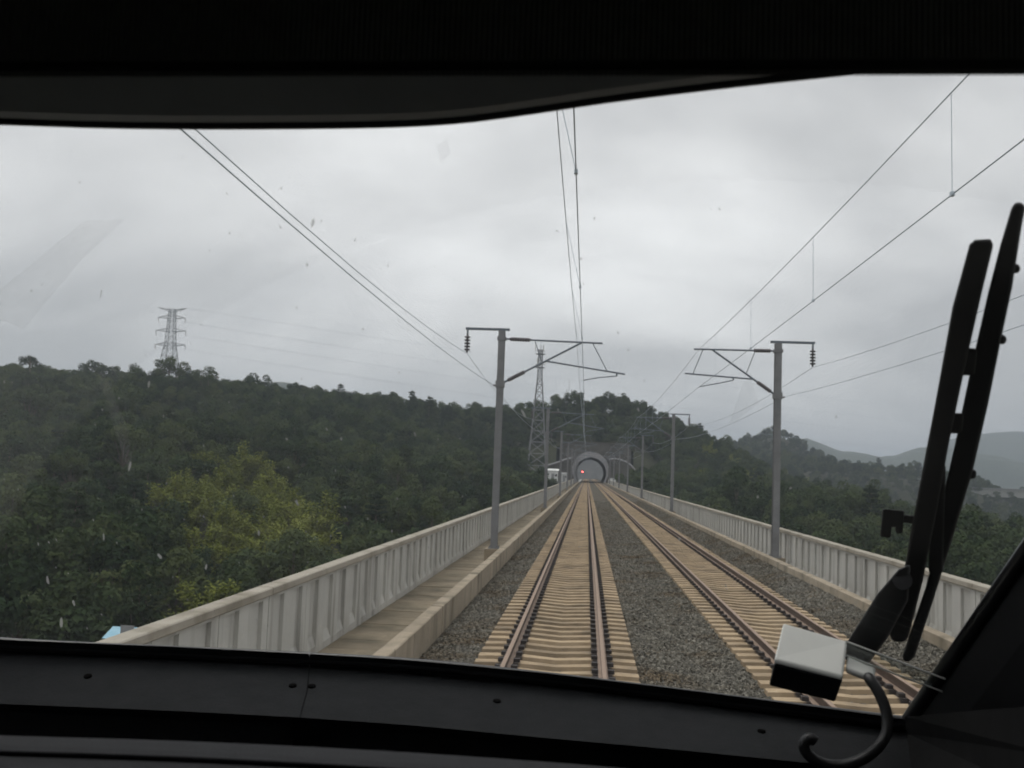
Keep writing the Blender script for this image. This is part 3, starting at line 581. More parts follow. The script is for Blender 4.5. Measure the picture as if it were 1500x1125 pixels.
# ------------------------------------------------------------ tunnel
TC = 1.65
tun = tag(empty('tunnel', (TC, PORT, 0)), 'railway tunnel portal with pale arch ring in a brown stone headwall', 'tunnel')
def arch(hw, zt, zb, n=28):                # horseshoe profile
    P = []; zc_ = zt-hw
    for k in range(n+1):
        a = math.pi*(-.17)+math.pi*1.34*k/n; P.append((hw*math.cos(a), zc_+hw*math.sin(a)))
    return [(P[0][0]*1.0, zb)]+P+[(P[-1][0], zb)] if zb < P[0][1] else P
inner = arch(5.6, 8.9, -.6); n = len(inner)
outer = arch(6.6, 10.9, -.6)
outer = [(x*1.0, z_) for x, z_ in outer][:n]
b = MB(); b.add([(x, -1.6, z_) for x, z_ in inner]+[(x, -1.6, z_) for x, z_ in outer]+[(x, 0.1, z_) for x, z_ in outer]+[(x, 0.1, z_) for x, z_ in inner],
    [q for i in range(n-1) for q in ((i, i+1, n+i+1, n+i), (n+i, n+i+1, 2*n+i+1, 2*n+i), (3*n+i, 3*n+i+1, i+1, i))]); b.build('portal_ring', M_ring, tun)
b = MB()
for y0, y1 in ((0, PEND-PORT),): b.add([(x, y0, z_) for x, z_ in inner]+[(x, y1, z_) for x, z_ in inner], [(i, i+1, n+i+1, n+i) for i in range(n-1)])
b.build('lining', M_lining, tun, smooth=True)
for y, nm in ((0, 'headwall'), (PEND-PORT-1, 'rear_headwall')):
    W0, W1, HT = -11.3, 14.3, 13.9; box_ = []
    for x, z_ in inner:                    # outer loop matched to the arch
        if z_ <= -.5: box_.append((W1 if x > 0 else W0, -.6))
        else:
            a = math.atan2(z_-3, x); ca_, sa_ = math.cos(a), math.sin(a); k = min((W1/ca_ if ca_ > 1e-6 else 1e9), (W0/ca_ if ca_ < -1e-6 else 1e9), ((HT-3)/sa_ if sa_ > 1e-6 else 1e9)); k = min(k, ((-3.6)/sa_ if sa_ < -1e-6 else 1e9)); box_.append((ca_*k, 3+sa_*k))
    b = MB(); b.add([(x, y, z_) for x, z_ in inner]+[(x, y, z_) for x, z_ in box_]+[(x, y+1, z_) for x, z_ in inner]+[(x, y+1, z_) for x, z_ in box_],
        [q for i in range(n-1) for q in ((i, i+1, n+i+1, n+i), (2*n+i+1, 2*n+i, 3*n+i, 3*n+i+1), (n+i, n+i+1, 3*n+i+1, 3*n+i))])
    hw_ = b.build(nm, M_portal, tun)
    MB().box(W0-.2, W1+.2, y-.3, y+1.1, HT-.05, HT+.5).build('coping', M_portal, hw_)
# curved wing walls beside the portal
def wing(pts, y0, y1, m, name):
    P = [(x, z_) for x, z_ in pts]; b = MB(); n_ = len(P); zb = -5
    b.add([(x, y0+(y1-y0)*i/(n_-1), z_) for i, (x, z_) in enumerate(P)]+[(x, y0+(y1-y0)*i/(n_-1), zb) for i, (x, z_) in enumerate(P)]+[(x, y0+1+(y1-y0)*i/(n_-1), z_) for i, (x, z_) in enumerate(P)]+[(x, y0+1+(y1-y0)*i/(n_-1), zb) for i, (x, z_) in enumerate(P)],
          [q for i in range(n_-1) for q in ((i, i+1, n_+i+1, n_+i), (i, i+1, 2*n_+i+1, 2*n_+i), (2*n_+i, 2*n_+i+1, 3*n_+i+1, 3*n_+i))]+[(0, n_, 3*n_, 2*n_), (n_-1, 2*n_-1, 4*n_-1, 3*n_-1)])
    wo = b.build(name, m, tun)
    MB().tube([(x, y0-.15+(y1-y0)*i/(n_-1), z_+.1) for i, (x, z_) in enumerate(P)], .3, 6).build('coping', M_ring, wo)
wing([(6.4, 8.3), (8.5, 8.5), (10.5, 8.3), (12.5, 7.6), (14.2, 6.5), (15.6, 5.0), (16.7, 3.2), (17.4, 1.0), (17.8, -2)], -2.2, -5, M_portal, 'wing_wall')
wing([(-6.5, 8.4), (-8.5, 8.0), (-11, 6.9), (-13.5, 5.9), (-16, 5.2), (-19, 4.2)], -2.2, -7, M_portal, 'wing_wall')
# track bed beyond and shotcrete slope closing the cutting
MB().box(-5.4, 5.6, 0.05, 295, -1.3, -.57).build('invert', M_deck, tun)
b = MB(); V = []; F = []
for j in range(9):
    for i in range(25): x = -60+i*5; z_ = -3+j*4.2; V.append((x+TC, 665+j*2.2+rnd.uniform(-.7, .7)+.004*x*x, z_))
for j in range(8):
    for i in range(24): F.append((j*25+i, j*25+i+1, j*25+26+i, j*25+25+i))
b.add(V, F); tag(b.build('cutting_slope', M_shot, smooth=True), kind='structure')
# red signal beyond the tunnel
p = at(853, 691, 585)
M_red = bpy.data.materials.new('red_lamp'); M_red.use_nodes = True; q = M_red.node_tree.nodes['Principled BSDF']; q.inputs['Base Color'].default_value = (.8, .05, .04, 1); q.inputs['Emission Color'].default_value = (1, .10, .09, 1); q.inputs['Emission Strength'].default_value = 14
sg_ = tag(empty('railway_signal', (p[0], p[1], 0)), 'trackside signal showing a red light seen through the tunnel', 'signal'); zz = p[2]
MB().tube([(0, .2, -1.4), (0, .2, zz+.9)], .09, 8).build('post', M_mast, sg_)
hd = MB().box(-.5, .5, -.05, .15, zz-.9, zz+.9).build('signal_head', M_clip, sg_)
MB().tube([(0, -.12, zz), (0, -.05, zz)], .34, 16).build('lamp', M_red, hd)

# ------------------------------------------------------------ lattice towers and buildings
def lattice(b, hw0, hw1, z0, z1, n, r, rb):
    zs = [z0+(z1-z0)*(1-(1-k/n)**1.25) for k in range(n+1)]; hw = lambda z_: hw0+(hw1-hw0)*(z_-z0)/(z1-z0); C_ = [(-1, -1), (1, -1), (1, 1), (-1, 1)]
    for cx_, cy_ in C_: b.tube([(cx_*hw0, cy_*hw0, z0), (cx_*hw1, cy_*hw1, z1)], r, 4)
    for k in range(n):
        a, c_ = zs[k], zs[k+1]; ha, hc = hw(a), hw(c_)
        for i in range(4):
            p0, p1 = C_[i], C_[(i+1) % 4]
            b.tube([(p0[0]*ha, p0[1]*ha, a), (p1[0]*hc, p1[1]*hc, c_)], rb, 3, False); b.tube([(p1[0]*ha, p1[1]*ha, a), (p0[0]*hc, p0[1]*hc, c_)], rb, 3, False)
            b.tube([(p0[0]*hc, p0[1]*hc, c_), (p1[0]*hc, p1[1]*hc, c_)], rb, 3, False)
    return b
def pylon(x, y, z0, ztop, lab, scale=1.0):
    H_ = ztop-z0; t = tag(empty('transmission_pylon', (x, y, z0)), lab, 'pylon')
    z1 = H_*.62; lattice(MB(), 4.6*scale, 1.5*scale, 0, z1, 7, .16*scale, .08*scale).build('leg_frame', M_lattice, t)
    lattice(MB(), 1.5*scale, .9*scale, z1, H_-1, 7, .13*scale, .07*scale).build('tower_body', M_lattice, t); tips = []
    for zf, hw in ((.60, 5.6), (.745, 5.6), (.88, 5.0), (1.0, 5.4)):
        za_ = H_*zf-(1 if zf == 1 else 0); b = MB()
        for sg in (-1, 1):
            e_ = (sg*hw*scale, 0, za_+(.5 if zf == 1 else .2)*scale)
            for q in (-1, 1): b.tube([(sg*.9*scale, q*.9*scale, za_-.2), e_], .10*scale, 4); b.tube([(sg*.9*scale, q*.9*scale, za_+1.1*scale*(1 if zf < 1 else -.9)), e_], .09*scale, 4)
            tips.append((x+e_[0], y, z0+e_[2]-(1.6 if zf < 1 else 0)))
        ar = b.build('cross_arm', M_lattice, t)
        if zf < 1:
            for sg in (-1, 1): MB().tube([(sg*hw*scale, 0, za_+.1), (sg*hw*scale, 0, za_-1.5)], .1, 5).build('insulator', M_ins, ar)
    return t, tips
pt = at(253, 449, 360); pyl, tips = pylon(pt[0], pt[1], float(height(pt[0], pt[1]))-.5, pt[2], 'grey lattice transmission pylon with four cross arms on the forest ridge')
p2 = (480.0, 700.0); z2 = float(height(*p2)); pyl2, tips2 = pylon(p2[0], p2[1], z2-.5, 45, 'grey lattice transmission pylon in the valley beyond the far hills side parapet')
for k, (a, c_) in enumerate(zip(tips, tips2)):
    if k % 2 == 0 and k < 6: a = tips[k+1]; c_ = tips2[k+1]
    elif k < 6: continue
    elif k == 7: continue
    else: a = tips[7]; c_ = tips2[7]
    P = [tuple(np.array(a)*(1-s)+np.array(c_)*s-np.array([0, 0, 4*9*s*(1-s)])) for s in np.linspace(0, 1, 25)]
    tag(MB().tube(P, .04, 4).build('power_line', M_wire), ['lowest conductor slung between the transmission pylons', '', 'second lowest conductor slung between the transmission pylons', '', 'third conductor slung between the transmission pylons', '', 'earth wire slung between the tops of the transmission pylons'][k], 'power line')
pt = at(834, 556, 470); pylon(pt[0], pt[1], float(height(pt[0], pt[1]))-1, pt[2]+1, 'tiny distant pylon top peeking over the hill above the tunnel', .22)
# telecom tower
tw = at(786, 690, 330); twz = float(height(tw[0], tw[1])); top = at(787, 499, 330)[2]
t = tag(empty('telecom_tower', (tw[0], tw[1], twz-.5)), 'tall narrow lattice telecom tower beside the tunnel approach', 'tower'); H_ = top-twz+.5
lattice(MB(), 3.2, .75, 0, H_*.72, 10, .17, .085).build('lower_lattice', M_mast, t); lattice(MB(), .75, .6, H_*.72, H_-3, 9, .12, .07).build('upper_lattice', M_mast, t)
MB().tube([(0, 0, H_-3), (0, 0, H_)], [.08, .03], 6).build('lightning_rod', M_mast, t)
for zf in (.80, .90):
    pf = MB().tube([(0, 0, H_*zf), (0, 0, H_*zf+.18)], 1.6, 12).build('platform', M_mast, t)
    MB().tube([(1.6*math.cos(a*.5236), 1.6*math.sin(a*.5236), H_*zf+1.1) for a in range(13)], .05, 4, False).build('handrail', M_mast, pf)
for k in range(6):
    a = k*1.047; zf = (.83, .93)[k % 2]; MB().box(1.75*math.cos(a)-.14, 1.75*math.cos(a)+.14, 1.75*math.sin(a)-.1, 1.75*math.sin(a)+.1, H_*zf-.2, H_*zf+1.6).build('antenna', M_white, t)
# huts
def hut(name, px, pyb, Y, wdt, dep, h, lab, wall, roofm, cat, base=None):
    p = at(px, pyb, Y); zg = float(height(p[0], p[1])); z0 = p[2]; t = tag(empty(name, (p[0], p[1], z0)), lab, cat); w2 = wdt/2
    MB().box(-w2-.2, w2+.2, -.2, dep+.2, min(zg-z0, -.3)-1, 0).build('foundation', M_deck, t); b = MB().box(-w2, w2, 0, dep, 0, h); wo = b.build('wall', wall, t)
    rf = MB(); rf.add([(-w2-.25, -.3, h), (w2+.25, -.3, h), (w2+.25, dep+.3, h), (-w2-.25, dep+.3, h), (-w2-.25, dep/2, h+.55), (w2+.25, dep/2, h+.55)], [(0, 1, 5, 4), (2, 3, 4, 5), (0, 4, 3), (1, 2, 5), (3, 2, 1, 0)]); rf.build('roof', roofm, t)
    MB().box(-.45, .45, -.06, 0.0, 0.02, 2.05).build('door', M_grey, t); MB().box(w2*.45, w2*.85, -.05, 0, 1.2, 1.9).build('window', M_clip, t); return t
hut('equipment_hut', 809.5, 704, 300, 2.9, 3.4, 2.9, 'small white equipment hut beside the viaduct near the telecom tower', M_white, M_white, 'hut')
hut('equipment_cabinet', 826, 706, 318, 1.6, 1.4, 2.4, 'narrow pale cabinet next to the parapet close to the tunnel', M_white, M_grey, 'cabinet')
p = at(783, 702, 285); plant('rust', KIDX['rust'][0], p[0]-.5, p[1], p[2]-3.4, .3, .62)
hut('valley_shed', 184, 963, 66, 2.6, 2.4, 1.2, 'small shed with a blue roof behind the parapet below the forest', M_white, M_blue, 'shed')
b = MB().box(-1.3, 1.3, 0, 1.2, -.33, 1.3); p = at(897, 702, 345); t = tag(empty('relay_cabinet', (max(p[0], 8.7), 345, 0)), 'low white relay cabinet at the end of the far hills side parapet', 'cabinet')
MB().box(-1.1, 1.1, 0, 1.2, -3, 1.75).build('body', M_white, t); MB().box(-1.2, 1.2, -.1, 1.3, 1.75, 1.9).build('lid', M_grey, t)
p = at(1440, 738, 640); t = tag(empty('long_shed', (p[0], p[1], float(height(p[0], p[1])))), 'long pale roofed shed in the hazy valley', 'shed'); hz = p[2]-float(height(p[0], p[1]))
MB().box(-28, 28, 0, 12, -1, max(hz, 4)).build('wall', M_deck, t); MB().prism([(-29, max(hz, 4)), (29, max(hz, 4)), (29, max(hz, 4)+.4), (-29, max(hz, 4)+.4)], -1, 13).build('roof', M_grey, t)

# ------------------------------------------------------------ driver's cab: glass, seal, trims, dash, blind, wiper, device
M_trim = mat('cab_trim', (.019, .020, .0215), (.024, .025, .0265), 30, .85, .15, 300, spec=.06)
M_dash = mat('dashboard_vinyl', (.036, .037, .040), (.042, .043, .046), 40, .85, .2, 350, spec=.08)
M_head = mat('header_trim', (.60, .60, .60), (.64, .64, .64), 20, .5, spec=.3)
M_shell = mat('cab_lining', (.035, .035, .036), (.042, .042, .043), 6, .8)
M_rubber = mat('black_rubber', (.010, .010, .011), (.016, .016, .017), 30, .32, spec=.5)
M_shade_seam = mat('shade_and_seam_black', (.006, .006, .007), None, rough=1, spec=.05)  # near-black stands in for the recess's shade; also colours seam and joint backing
M_wiper = mat('wiper_black', (.010, .010, .011), (.018, .018, .019), 20, .45, spec=.4)
M_arm = mat('wiper_arm_grey', (.035, .036, .038), (.05, .05, .052), 15, .5, spec=.4)
M_devw = mat('device_white', (.66, .66, .62), (.70, .70, .66), 20, .45)
M_devb = mat('device_black', (.018, .019, .020), (.026, .027, .028), 20, .5)
M_cable = mat('cable_black', (.014, .014, .015), (.02, .02, .021), 30, .4)
M_corner = mat('corner_plastic', (.012, .012, .012), (.016, .016, .016), 20, .9, spec=.05)
M_screw = mat('screw_black', (.003, .003, .003), None, rough=.9, spec=.02)
M_blind = mat('blind_fabric', (.11, .108, .105), (.14, .137, .133), 60, .95, spec=.1)
t = M_blind.node_tree; wv = t.nodes.new('ShaderNodeTexWave'); wv.inputs['Scale'].default_value = 95; tx = t.nodes.new('ShaderNodeTexCoord'); t.links.new(tx.outputs['Object'], wv.inputs['Vector'])
bp = t.nodes.new('ShaderNodeBump'); bp.inputs['Distance'].default_value = .002; t.links.new(wv.outputs[1], bp.inputs['Height']); t.links.new(bp.outputs[0], t.nodes['Principled BSDF'].inputs['Normal'])
SN = np.array([0, .7071, .7071])
def onS(px, py, off=0.0):                  # where a pixel's ray meets the sloped, slightly bowed windscreen (off: metres outwards)
    d = ray(px, py); s = 1.2
    for _ in range(25):
        P = CAM+d*s-SN*off; f0 = P[1]+P[2]+.12*(P[0]-.2)**2-4.03; g0 = d[1]+d[2]+.24*(P[0]-.2)*d[0]; s -= f0/g0
    return CAM+d*s
def dense(pts, step=45):
    o_ = []
    for (a, b), (c_, d_) in zip(pts[:-1], pts[1:]):
        n_ = max(1, int(math.hypot(c_-a, d_-b)/step)); o_ += [(a+(c_-a)*k/n_, b+(d_-b)*k/n_) for k in range(n_)]
    return o_+[pts[-1]]
def smooth_px(pts, it=2):
    for _ in range(it):
        q = [pts[0]]
        for a, b in zip(pts[:-1], pts[1:]): q += [(.75*a[0]+.25*b[0], .75*a[1]+.25*b[1]), (.25*a[0]+.75*b[0], .25*a[1]+.75*b[1])]
        pts = q+[pts[-1]]
    return pts
cab = tag(empty('driver_cab', (CAM[0], 0, 1.4)), 'dark train driver cab interior framing the wide sloping windscreen', 'train cab')
cab_inv = Matrix.Translation((-CAM[0], 0, -1.4))
def cpart(b, name, m, parent=None, smooth=False):
    o = b.build(name, m, parent or cab, smooth); o.data.transform(cab_inv); return o
BOT = smooth_px([(-260, 921), (0, 944), (250, 955), (440, 964), (600, 972), (800, 993), (1000, 1018), (1150, 1037), (1329, 1059)])
RGT = smooth_px([(1329, 1059), (1345, 1036), (1400, 958), (1450, 886), (1500, 814), (1580, 700), (1640, 610)])
TOP = smooth_px([(-260, 163), (0, 171), (200, 178), (500, 177), (650, 172), (760, 158), (900, 136), (1100, 112), (1215, 100), (1350, 85), (1500, 70), (1700, 52)])
# glass
gxs = np.linspace(-300, 1720, 40); gys = np.linspace(10, 1095, 24); V = [onS(a, b, .004) for b in gys for a in gxs]+[onS(a, b, -.003) for b in gys for a in gxs]; nn = len(gxs); q0 = nn*len(gys); F = []
for j in range(len(gys)-1):
    for i in range(nn-1): a = j*nn+i; F += [(a, a+1, a+1+nn, a+nn), (q0+a, q0+a+nn, q0+a+1+nn, q0+a+1)]
M_glass = bpy.data.materials.new('windscreen_glass'); M_glass.use_nodes = True; t = M_glass.node_tree; n_ = t.nodes; l_ = t.links.new; n_.remove(n_['Principled BSDF'])
tr = n_.new('ShaderNodeBsdfTransparent'); tr.inputs[0].default_value = (.975, .98, .98, 1); gl = n_.new('ShaderNodeBsdfGlossy'); gl.inputs['Roughness'].default_value = .03
ms = n_.new('ShaderNodeMixShader'); ms.inputs[0].default_value = .03; l_(tr.outputs[0], ms.inputs[1]); l_(gl.outputs[0], ms.inputs[2])
df = n_.new('ShaderNodeBsdfDiffuse'); df.inputs[0].default_value = (.6, .6, .58, 1); tl = n_.new('ShaderNodeBsdfTranslucent'); tl.inputs[0].default_value = (.6, .6, .58, 1); mg = n_.new('ShaderNodeMixShader'); l_(df.outputs[0], mg.inputs[1]); l_(tl.outputs[0], mg.inputs[2])
g_ = n_.new('ShaderNodeNewGeometry')
# the wiper's swept circle: through three points of its edge on the glass
A3, B3, C3 = (onS(290, 475), onS(1000, 268), onS(1463, 296)); ab = B3-A3; ac = C3-A3; nx_ = np.cross(ab, ac); cen3 = A3+(np.cross(nx_, ab)*(ac@ac)+np.cross(ac, nx_)*(ab@ab))/(2*(nx_@nx_)); RAD = float(np.linalg.norm(cen3-A3))
ds = n_.new('ShaderNodeVectorMath'); ds.operation = 'DISTANCE'; ds.inputs[1].default_value = tuple(cen3); l_(g_.outputs['Position'], ds.inputs[0])
mr = n_.new('ShaderNodeMapRange'); mr.inputs[1].default_value = RAD-.001; mr.inputs[2].default_value = RAD+.002; mr.inputs[3].default_value = .012; mr.inputs[4].default_value = .036; l_(ds.outputs['Value'], mr.inputs[0])
ng = n_.new('ShaderNodeTexNoise'); ng.inputs['Scale'].default_value = 5; ng.inputs['Detail'].default_value = 6; l_(g_.outputs['Position'], ng.inputs['Vector'])
ml = n_.new('ShaderNodeMath'); ml.operation = 'MULTIPLY'; l_(mr.outputs[0], ml.inputs[0]); l_(ng.outputs[0], ml.inputs[1]); m2_ = n_.new('ShaderNodeMath'); m2_.operation = 'MULTIPLY'; m2_.inputs[1].default_value = 1.6; l_(ml.outputs[0], m2_.inputs[0])
m3 = n_.new('ShaderNodeMixShader'); l_(m2_.outputs[0], m3.inputs[0]); l_(ms.outputs[0], m3.inputs[1]); l_(mg.outputs[0], m3.inputs[2]); l_(m3.outputs[0], n_['Material Output'].inputs[0])
glass = cpart(MB().add(V, F), 'windscreen', M_glass, smooth=True)
# dried drops and insect marks on the outside of the glass
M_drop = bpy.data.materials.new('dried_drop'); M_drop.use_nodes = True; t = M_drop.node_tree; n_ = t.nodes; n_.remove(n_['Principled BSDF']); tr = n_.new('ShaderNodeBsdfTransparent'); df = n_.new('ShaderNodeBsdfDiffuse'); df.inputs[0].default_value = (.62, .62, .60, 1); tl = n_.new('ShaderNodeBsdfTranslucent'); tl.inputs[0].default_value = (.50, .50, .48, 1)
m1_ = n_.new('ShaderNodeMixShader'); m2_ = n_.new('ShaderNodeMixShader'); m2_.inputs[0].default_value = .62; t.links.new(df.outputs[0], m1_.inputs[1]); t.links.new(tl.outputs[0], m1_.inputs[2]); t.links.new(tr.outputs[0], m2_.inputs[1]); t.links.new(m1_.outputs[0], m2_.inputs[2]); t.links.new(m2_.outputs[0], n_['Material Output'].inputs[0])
drops = [(767, 606, 4, 11), (935, 600, 2, 5), (190, 683, 3, 12), (70, 850, 4, 12), (90, 912, 4, 14), (108, 883, 4, 8), (234, 815, 5, 7), (152, 787, 3, 10), (218, 563, 3, 9), (435, 736, 3, 8), (379, 781, 3, 7), (302, 830, 3, 8), (458, 326, 5, 12), (450, 388, 3, 5), (148, 430, 2, 14), (412, 276, 3, 4), (816, 338, 4, 2), (608, 636, 2, 5), (500, 643, 3, 4), (420, 643, 3, 3), (150, 600, 2, 3), (995, 790, 3, 3), (1110, 728, 3, 4), (1158, 715, 3, 4), (905, 487, 1.5, 5), (920, 513, 2, 3), (1225, 610, 1.5, 6)]
for _ in range(260):
    x = rnd.uniform(5, 1150); y = rnd.uniform(200, 930)
    if x > 700 and rnd.random() < .6: continue
    s_ = rnd.uniform(.6, 1.9); drops.append((x, y, s_, s_*rnd.uniform(1, 2.6)))
b = MB()
for x, y, rx, ry in drops:
    k_ = 7; ti = rnd.uniform(-.5, .2); P = []
    for i in range(k_): a = 2*math.pi*i/k_; u_ = rx*.62*math.cos(a)*rnd.uniform(.6, 1.1); v_ = ry*.62*math.sin(a)*rnd.uniform(.75, 1.1); P.append(onS(x+u_-ti*v_, y+v_, .0055))
    b.add(P, [tuple(range(k_))])
tag(cpart(b, 'dirt_specks', M_drop, glass), kind='stuff')
M_smear_refl = M_drop.copy(); M_smear_refl.name = 'faint_smear_and_reflection'
for q in M_smear_refl.node_tree.nodes:
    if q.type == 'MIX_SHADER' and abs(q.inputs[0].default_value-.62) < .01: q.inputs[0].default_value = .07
b = MB()  # first shape is a reflection put in as pale colour; the others are smears
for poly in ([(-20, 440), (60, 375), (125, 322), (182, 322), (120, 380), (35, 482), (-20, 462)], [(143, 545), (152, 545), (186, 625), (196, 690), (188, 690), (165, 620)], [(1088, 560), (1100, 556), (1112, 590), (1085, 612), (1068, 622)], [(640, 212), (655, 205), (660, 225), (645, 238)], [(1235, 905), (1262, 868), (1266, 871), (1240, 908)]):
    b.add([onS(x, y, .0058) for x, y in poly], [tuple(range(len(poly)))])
tag(cpart(b, 'smears_and_reflection', M_smear_refl, glass), kind='stuff')
# seals
def seal(line, off, r, name): return cpart(MB().tube([onS(a, b, off) for a, b in line], r, 10), name, M_rubber, smooth=True)
seal(BOT, -.012, .0085, 'windscreen_seal'); seal(RGT, -.012, .010, 'windscreen_seal'); seal(TOP, -.012, .0075, 'windscreen_seal')
# lower trim panel in two lengths, with screws
TRU = [(-260, 941), (0, 957), (250, 967), (440, 977), (600, 987), (800, 1006), (1000, 1030), (1200, 1056), (1360, 1078)]
TRL = [(-260, 1018), (0, 1031), (250, 1041), (440, 1051), (600, 1062), (800, 1081), (1000, 1099), (1200, 1119), (1380, 1137)]
yU = lambda x: np.interp(x, [p_[0] for p_ in TRU], [p_[1] for p_ in TRU]); yL = lambda x: np.interp(x, [p_[0] for p_ in TRL], [p_[1] for p_ in TRL])
def trim_pt(x, s): P = onS(x, yU(x), -.02)*(1-s); x2 = x-14*s; return P+at(x2, yL(x2), 1.27-.0*x)*s
for x0, x1 in ((-260, 452.6), (453.9, 1352)):
    xs = np.linspace(x0, x1, 22); rows = [[trim_pt(x, s) for x in xs] for s in (0, .5, 1)]; lowr = [p_+np.array([0, .02, -.015]) for p_ in rows[2]]; lowr2 = [p_+np.array([0, .06, -.22]) for p_ in rows[2]]; seat = [onS(x, yU(x)-20, -.016) for x in xs]
    b = MB()
    for r0, r1 in zip([seat]+rows+[lowr], rows+[lowr, lowr2]): b.strip(r0, r1)
    cpart(b, 'lower_trim_panel', M_trim, smooth=False)
bx_ = np.linspace(440, 466, 5); rows = [[trim_pt(x, s)+np.array([0, .006, -.006]) for x in bx_] for s in (-.35, 0, .5, 1)]; rows.append([p_+np.array([0, .07, -.24]) for p_ in rows[3]]); b = MB()
for r0, r1 in zip(rows[:-1], rows[1:]): b.strip(r0, r1)
cpart(b, 'joint_backing', M_shade_seam)
panels = [o for o in cab.children if o.name.startswith('lower_trim_panel')]
for x, y in ((131, 993), (431, 1007), (459, 1008), (730, 1030), (1118, 1074)):
    s = (y-yU(x))/(yL(x)-yU(x)); c0 = trim_pt(x, s); nr = np.cross(trim_pt(x+20, s)-c0, trim_pt(x, s-.2)-c0); nr /= np.linalg.norm(nr); nr = nr if nr[2] > 0 else -nr
    cpart(MB().tube([c0-nr*.002, c0+nr*.0018, c0+nr*.0026], [.0052, .0052, .003], 12), 'screw', M_screw, panels[0 if x < 450 else 1])
# recess below the trim, its shade put into the black colour, and the dashboard in front of it
cpart(MB().box(-1.5, 1.9, .5, 1.55, 2.20, 2.24), 'recess_floor', M_shade_seam); cpart(MB().box(-1.5, 1.9, 1.36, 1.40, 2.2, 2.50), 'recess_back', M_shade_seam)
RIM = smooth_px([(-400, 1070), (0, 1084), (250, 1091), (500, 1103), (750, 1119), (1000, 1140), (1500, 1190)]); rim = np.array([at(a, b_, .86) for a, b_ in RIM]); prev = None; b = MB()
offs = [(.05, -.30), (.052, -.05), (.048, -.022), (.036, -.008), (.018, -.001), (-.02, .001), (-.10, -.002), (-.45, -.03), (-.50, -.06), (-.52, -.35)]
for i in range(len(offs)-1): b.strip([p_+np.array([0, offs[i][0], offs[i][1]]) for p_ in rim], [p_+np.array([0, offs[i+1][0], offs[i+1][1]]) for p_ in rim])
dsh = cpart(b, 'dashboard', M_dash, smooth=True)
cpart(MB().tube([p_+np.array([0, -.045, .0016]) for p_ in rim], .0022, 6), 'seam', M_shade_seam, dsh)
# header panel above the glass
b = MB(); r0 = [onS(a, b_+2, -.02) for a, b_ in TOP]; r1 = [onS(a, b_-8, -.03) for a, b_ in TOP]; r2 = [np.array([p_[0], p_[1]-.06, p_[2]+.045]) for p_ in r1]; r3 = [np.array([p_[0], .45, 3.34]) for p_ in r1]
for u_, v_ in ((r0, r1), (r1, r2), (r2, r3)): b.strip(u_, v_)
hdp = cpart(b, 'header_panel', M_head)
for x in (8, 563):
    k_ = int(np.argmin([abs(a-x) for a, _ in TOP])); c0 = (r1[k_]*.35+r2[k_]*.65); cpart(MB().tube([c0+np.array([0, 0, .001]), c0+np.array([0, -.004, -.003])], .008, 10), 'screw', M_screw, hdp)
# pillar and shell
b = MB(); R0 = [onS(a, b_, -.015) for a, b_ in RGT]; R1 = [p_+np.array([.035, -.05, -.005]) for p_ in R0]; R2 = [p_+np.array([.13, -.13, -.03]) for p_ in R0]; R3 = [np.array([1.75, .45, p_[2]]) for p_ in R0]
for u_, v_ in ((R0, R1), (R1, R2), (R2, R3)): b.strip(u_, v_)
cpart(b, 'pillar_trim', M_shell, smooth=False)
cpart(MB().strip([R2[0], onS(1326, 1050, -.03), onS(1328, 1074, -.024), at(1336, 1133, 1.25), at(1340, 1260, 1.25)], [R3[0], at(1560, 1030, .8), at(1560, 1110, .8), at(1560, 1180, .8), at(1560, 1320, .8)]), 'corner_trim', M_corner)
for xw in (1.6, -1.68):                    # each side wall has an unseen side window, added to light the header
    cpart(MB().box(xw, xw+.08, -1.4, 1.05, 1.3, 2.55).box(xw, xw+.08, -1.4, .44, 3.2, 3.4).box(xw, xw+.08, -1.4, -.75, 2.55, 3.2).box(xw, xw+.08, .35, .44, 2.55, 3.2), 'side_wall', M_shell)
    cpart(MB().box(xw+.03, xw+.036, -.75, .35, 2.55, 3.2), 'added_unseen_side_window', M_glass)
cpart(MB().box(-1.6, 1.6, -1.4, -1.3, 1.3, 3.4), 'rear_wall', M_shell); cpart(MB().box(-1.6, 1.6, -1.4, 1.56, 1.25, 1.3), 'floor', M_shell); cpart(MB().box(-1.6, 1.6, -1.4, .62, 3.34, 3.4), 'roof', M_shell)
cpart(MB().box(-1.6, 1.6, 1.5, 1.56, 1.3, 2.45), 'front_wall', M_shell)
Lx = [onS(-262, y, .0) for y in np.linspace(10, 1090, 12)]; cpart(MB().strip(Lx, [np.array([-1.6, p_[1], p_[2]]) for p_ in Lx]), 'pillar_trim', M_shell)
Rx = [onS(1700, y, .01) for y in np.linspace(10, 640, 8)]; cpart(MB().strip(Rx, [np.array([1.6, p_[1]-.1, p_[2]]) for p_ in Rx]), 'pillar_trim', M_shell)
# roller blind hanging in front of the header
bl = tag(empty('roller_blind', (CAM[0], .6, 3.2)), 'black ribbed roller sun blind pulled down across the top of the windscreen', 'sun blind'); inv = Matrix.Translation((-CAM[0], -.6, -3.2)); xs = np.linspace(-350, 1850, 60)
lo = [at(x, 107-.002*x, .60) for x in xs]; hi = [np.array([p_[0], .60, 3.36]) for p_ in lo]; b = MB(); b.strip(lo, hi); b.strip([p_+np.array([0, .006, 0]) for p_ in lo], [p_+np.array([0, .006, 0]) for p_ in hi]); b.strip(lo, [p_+np.array([0, .006, 0]) for p_ in lo])
o = b.build('fabric', M_blind, bl); o.data.transform(inv)
o = MB().tube([p_+np.array([0, .003, .004]) for p_ in lo], .0045, 8).build('hem_bar', M_wiper, bl); o.data.transform(inv)
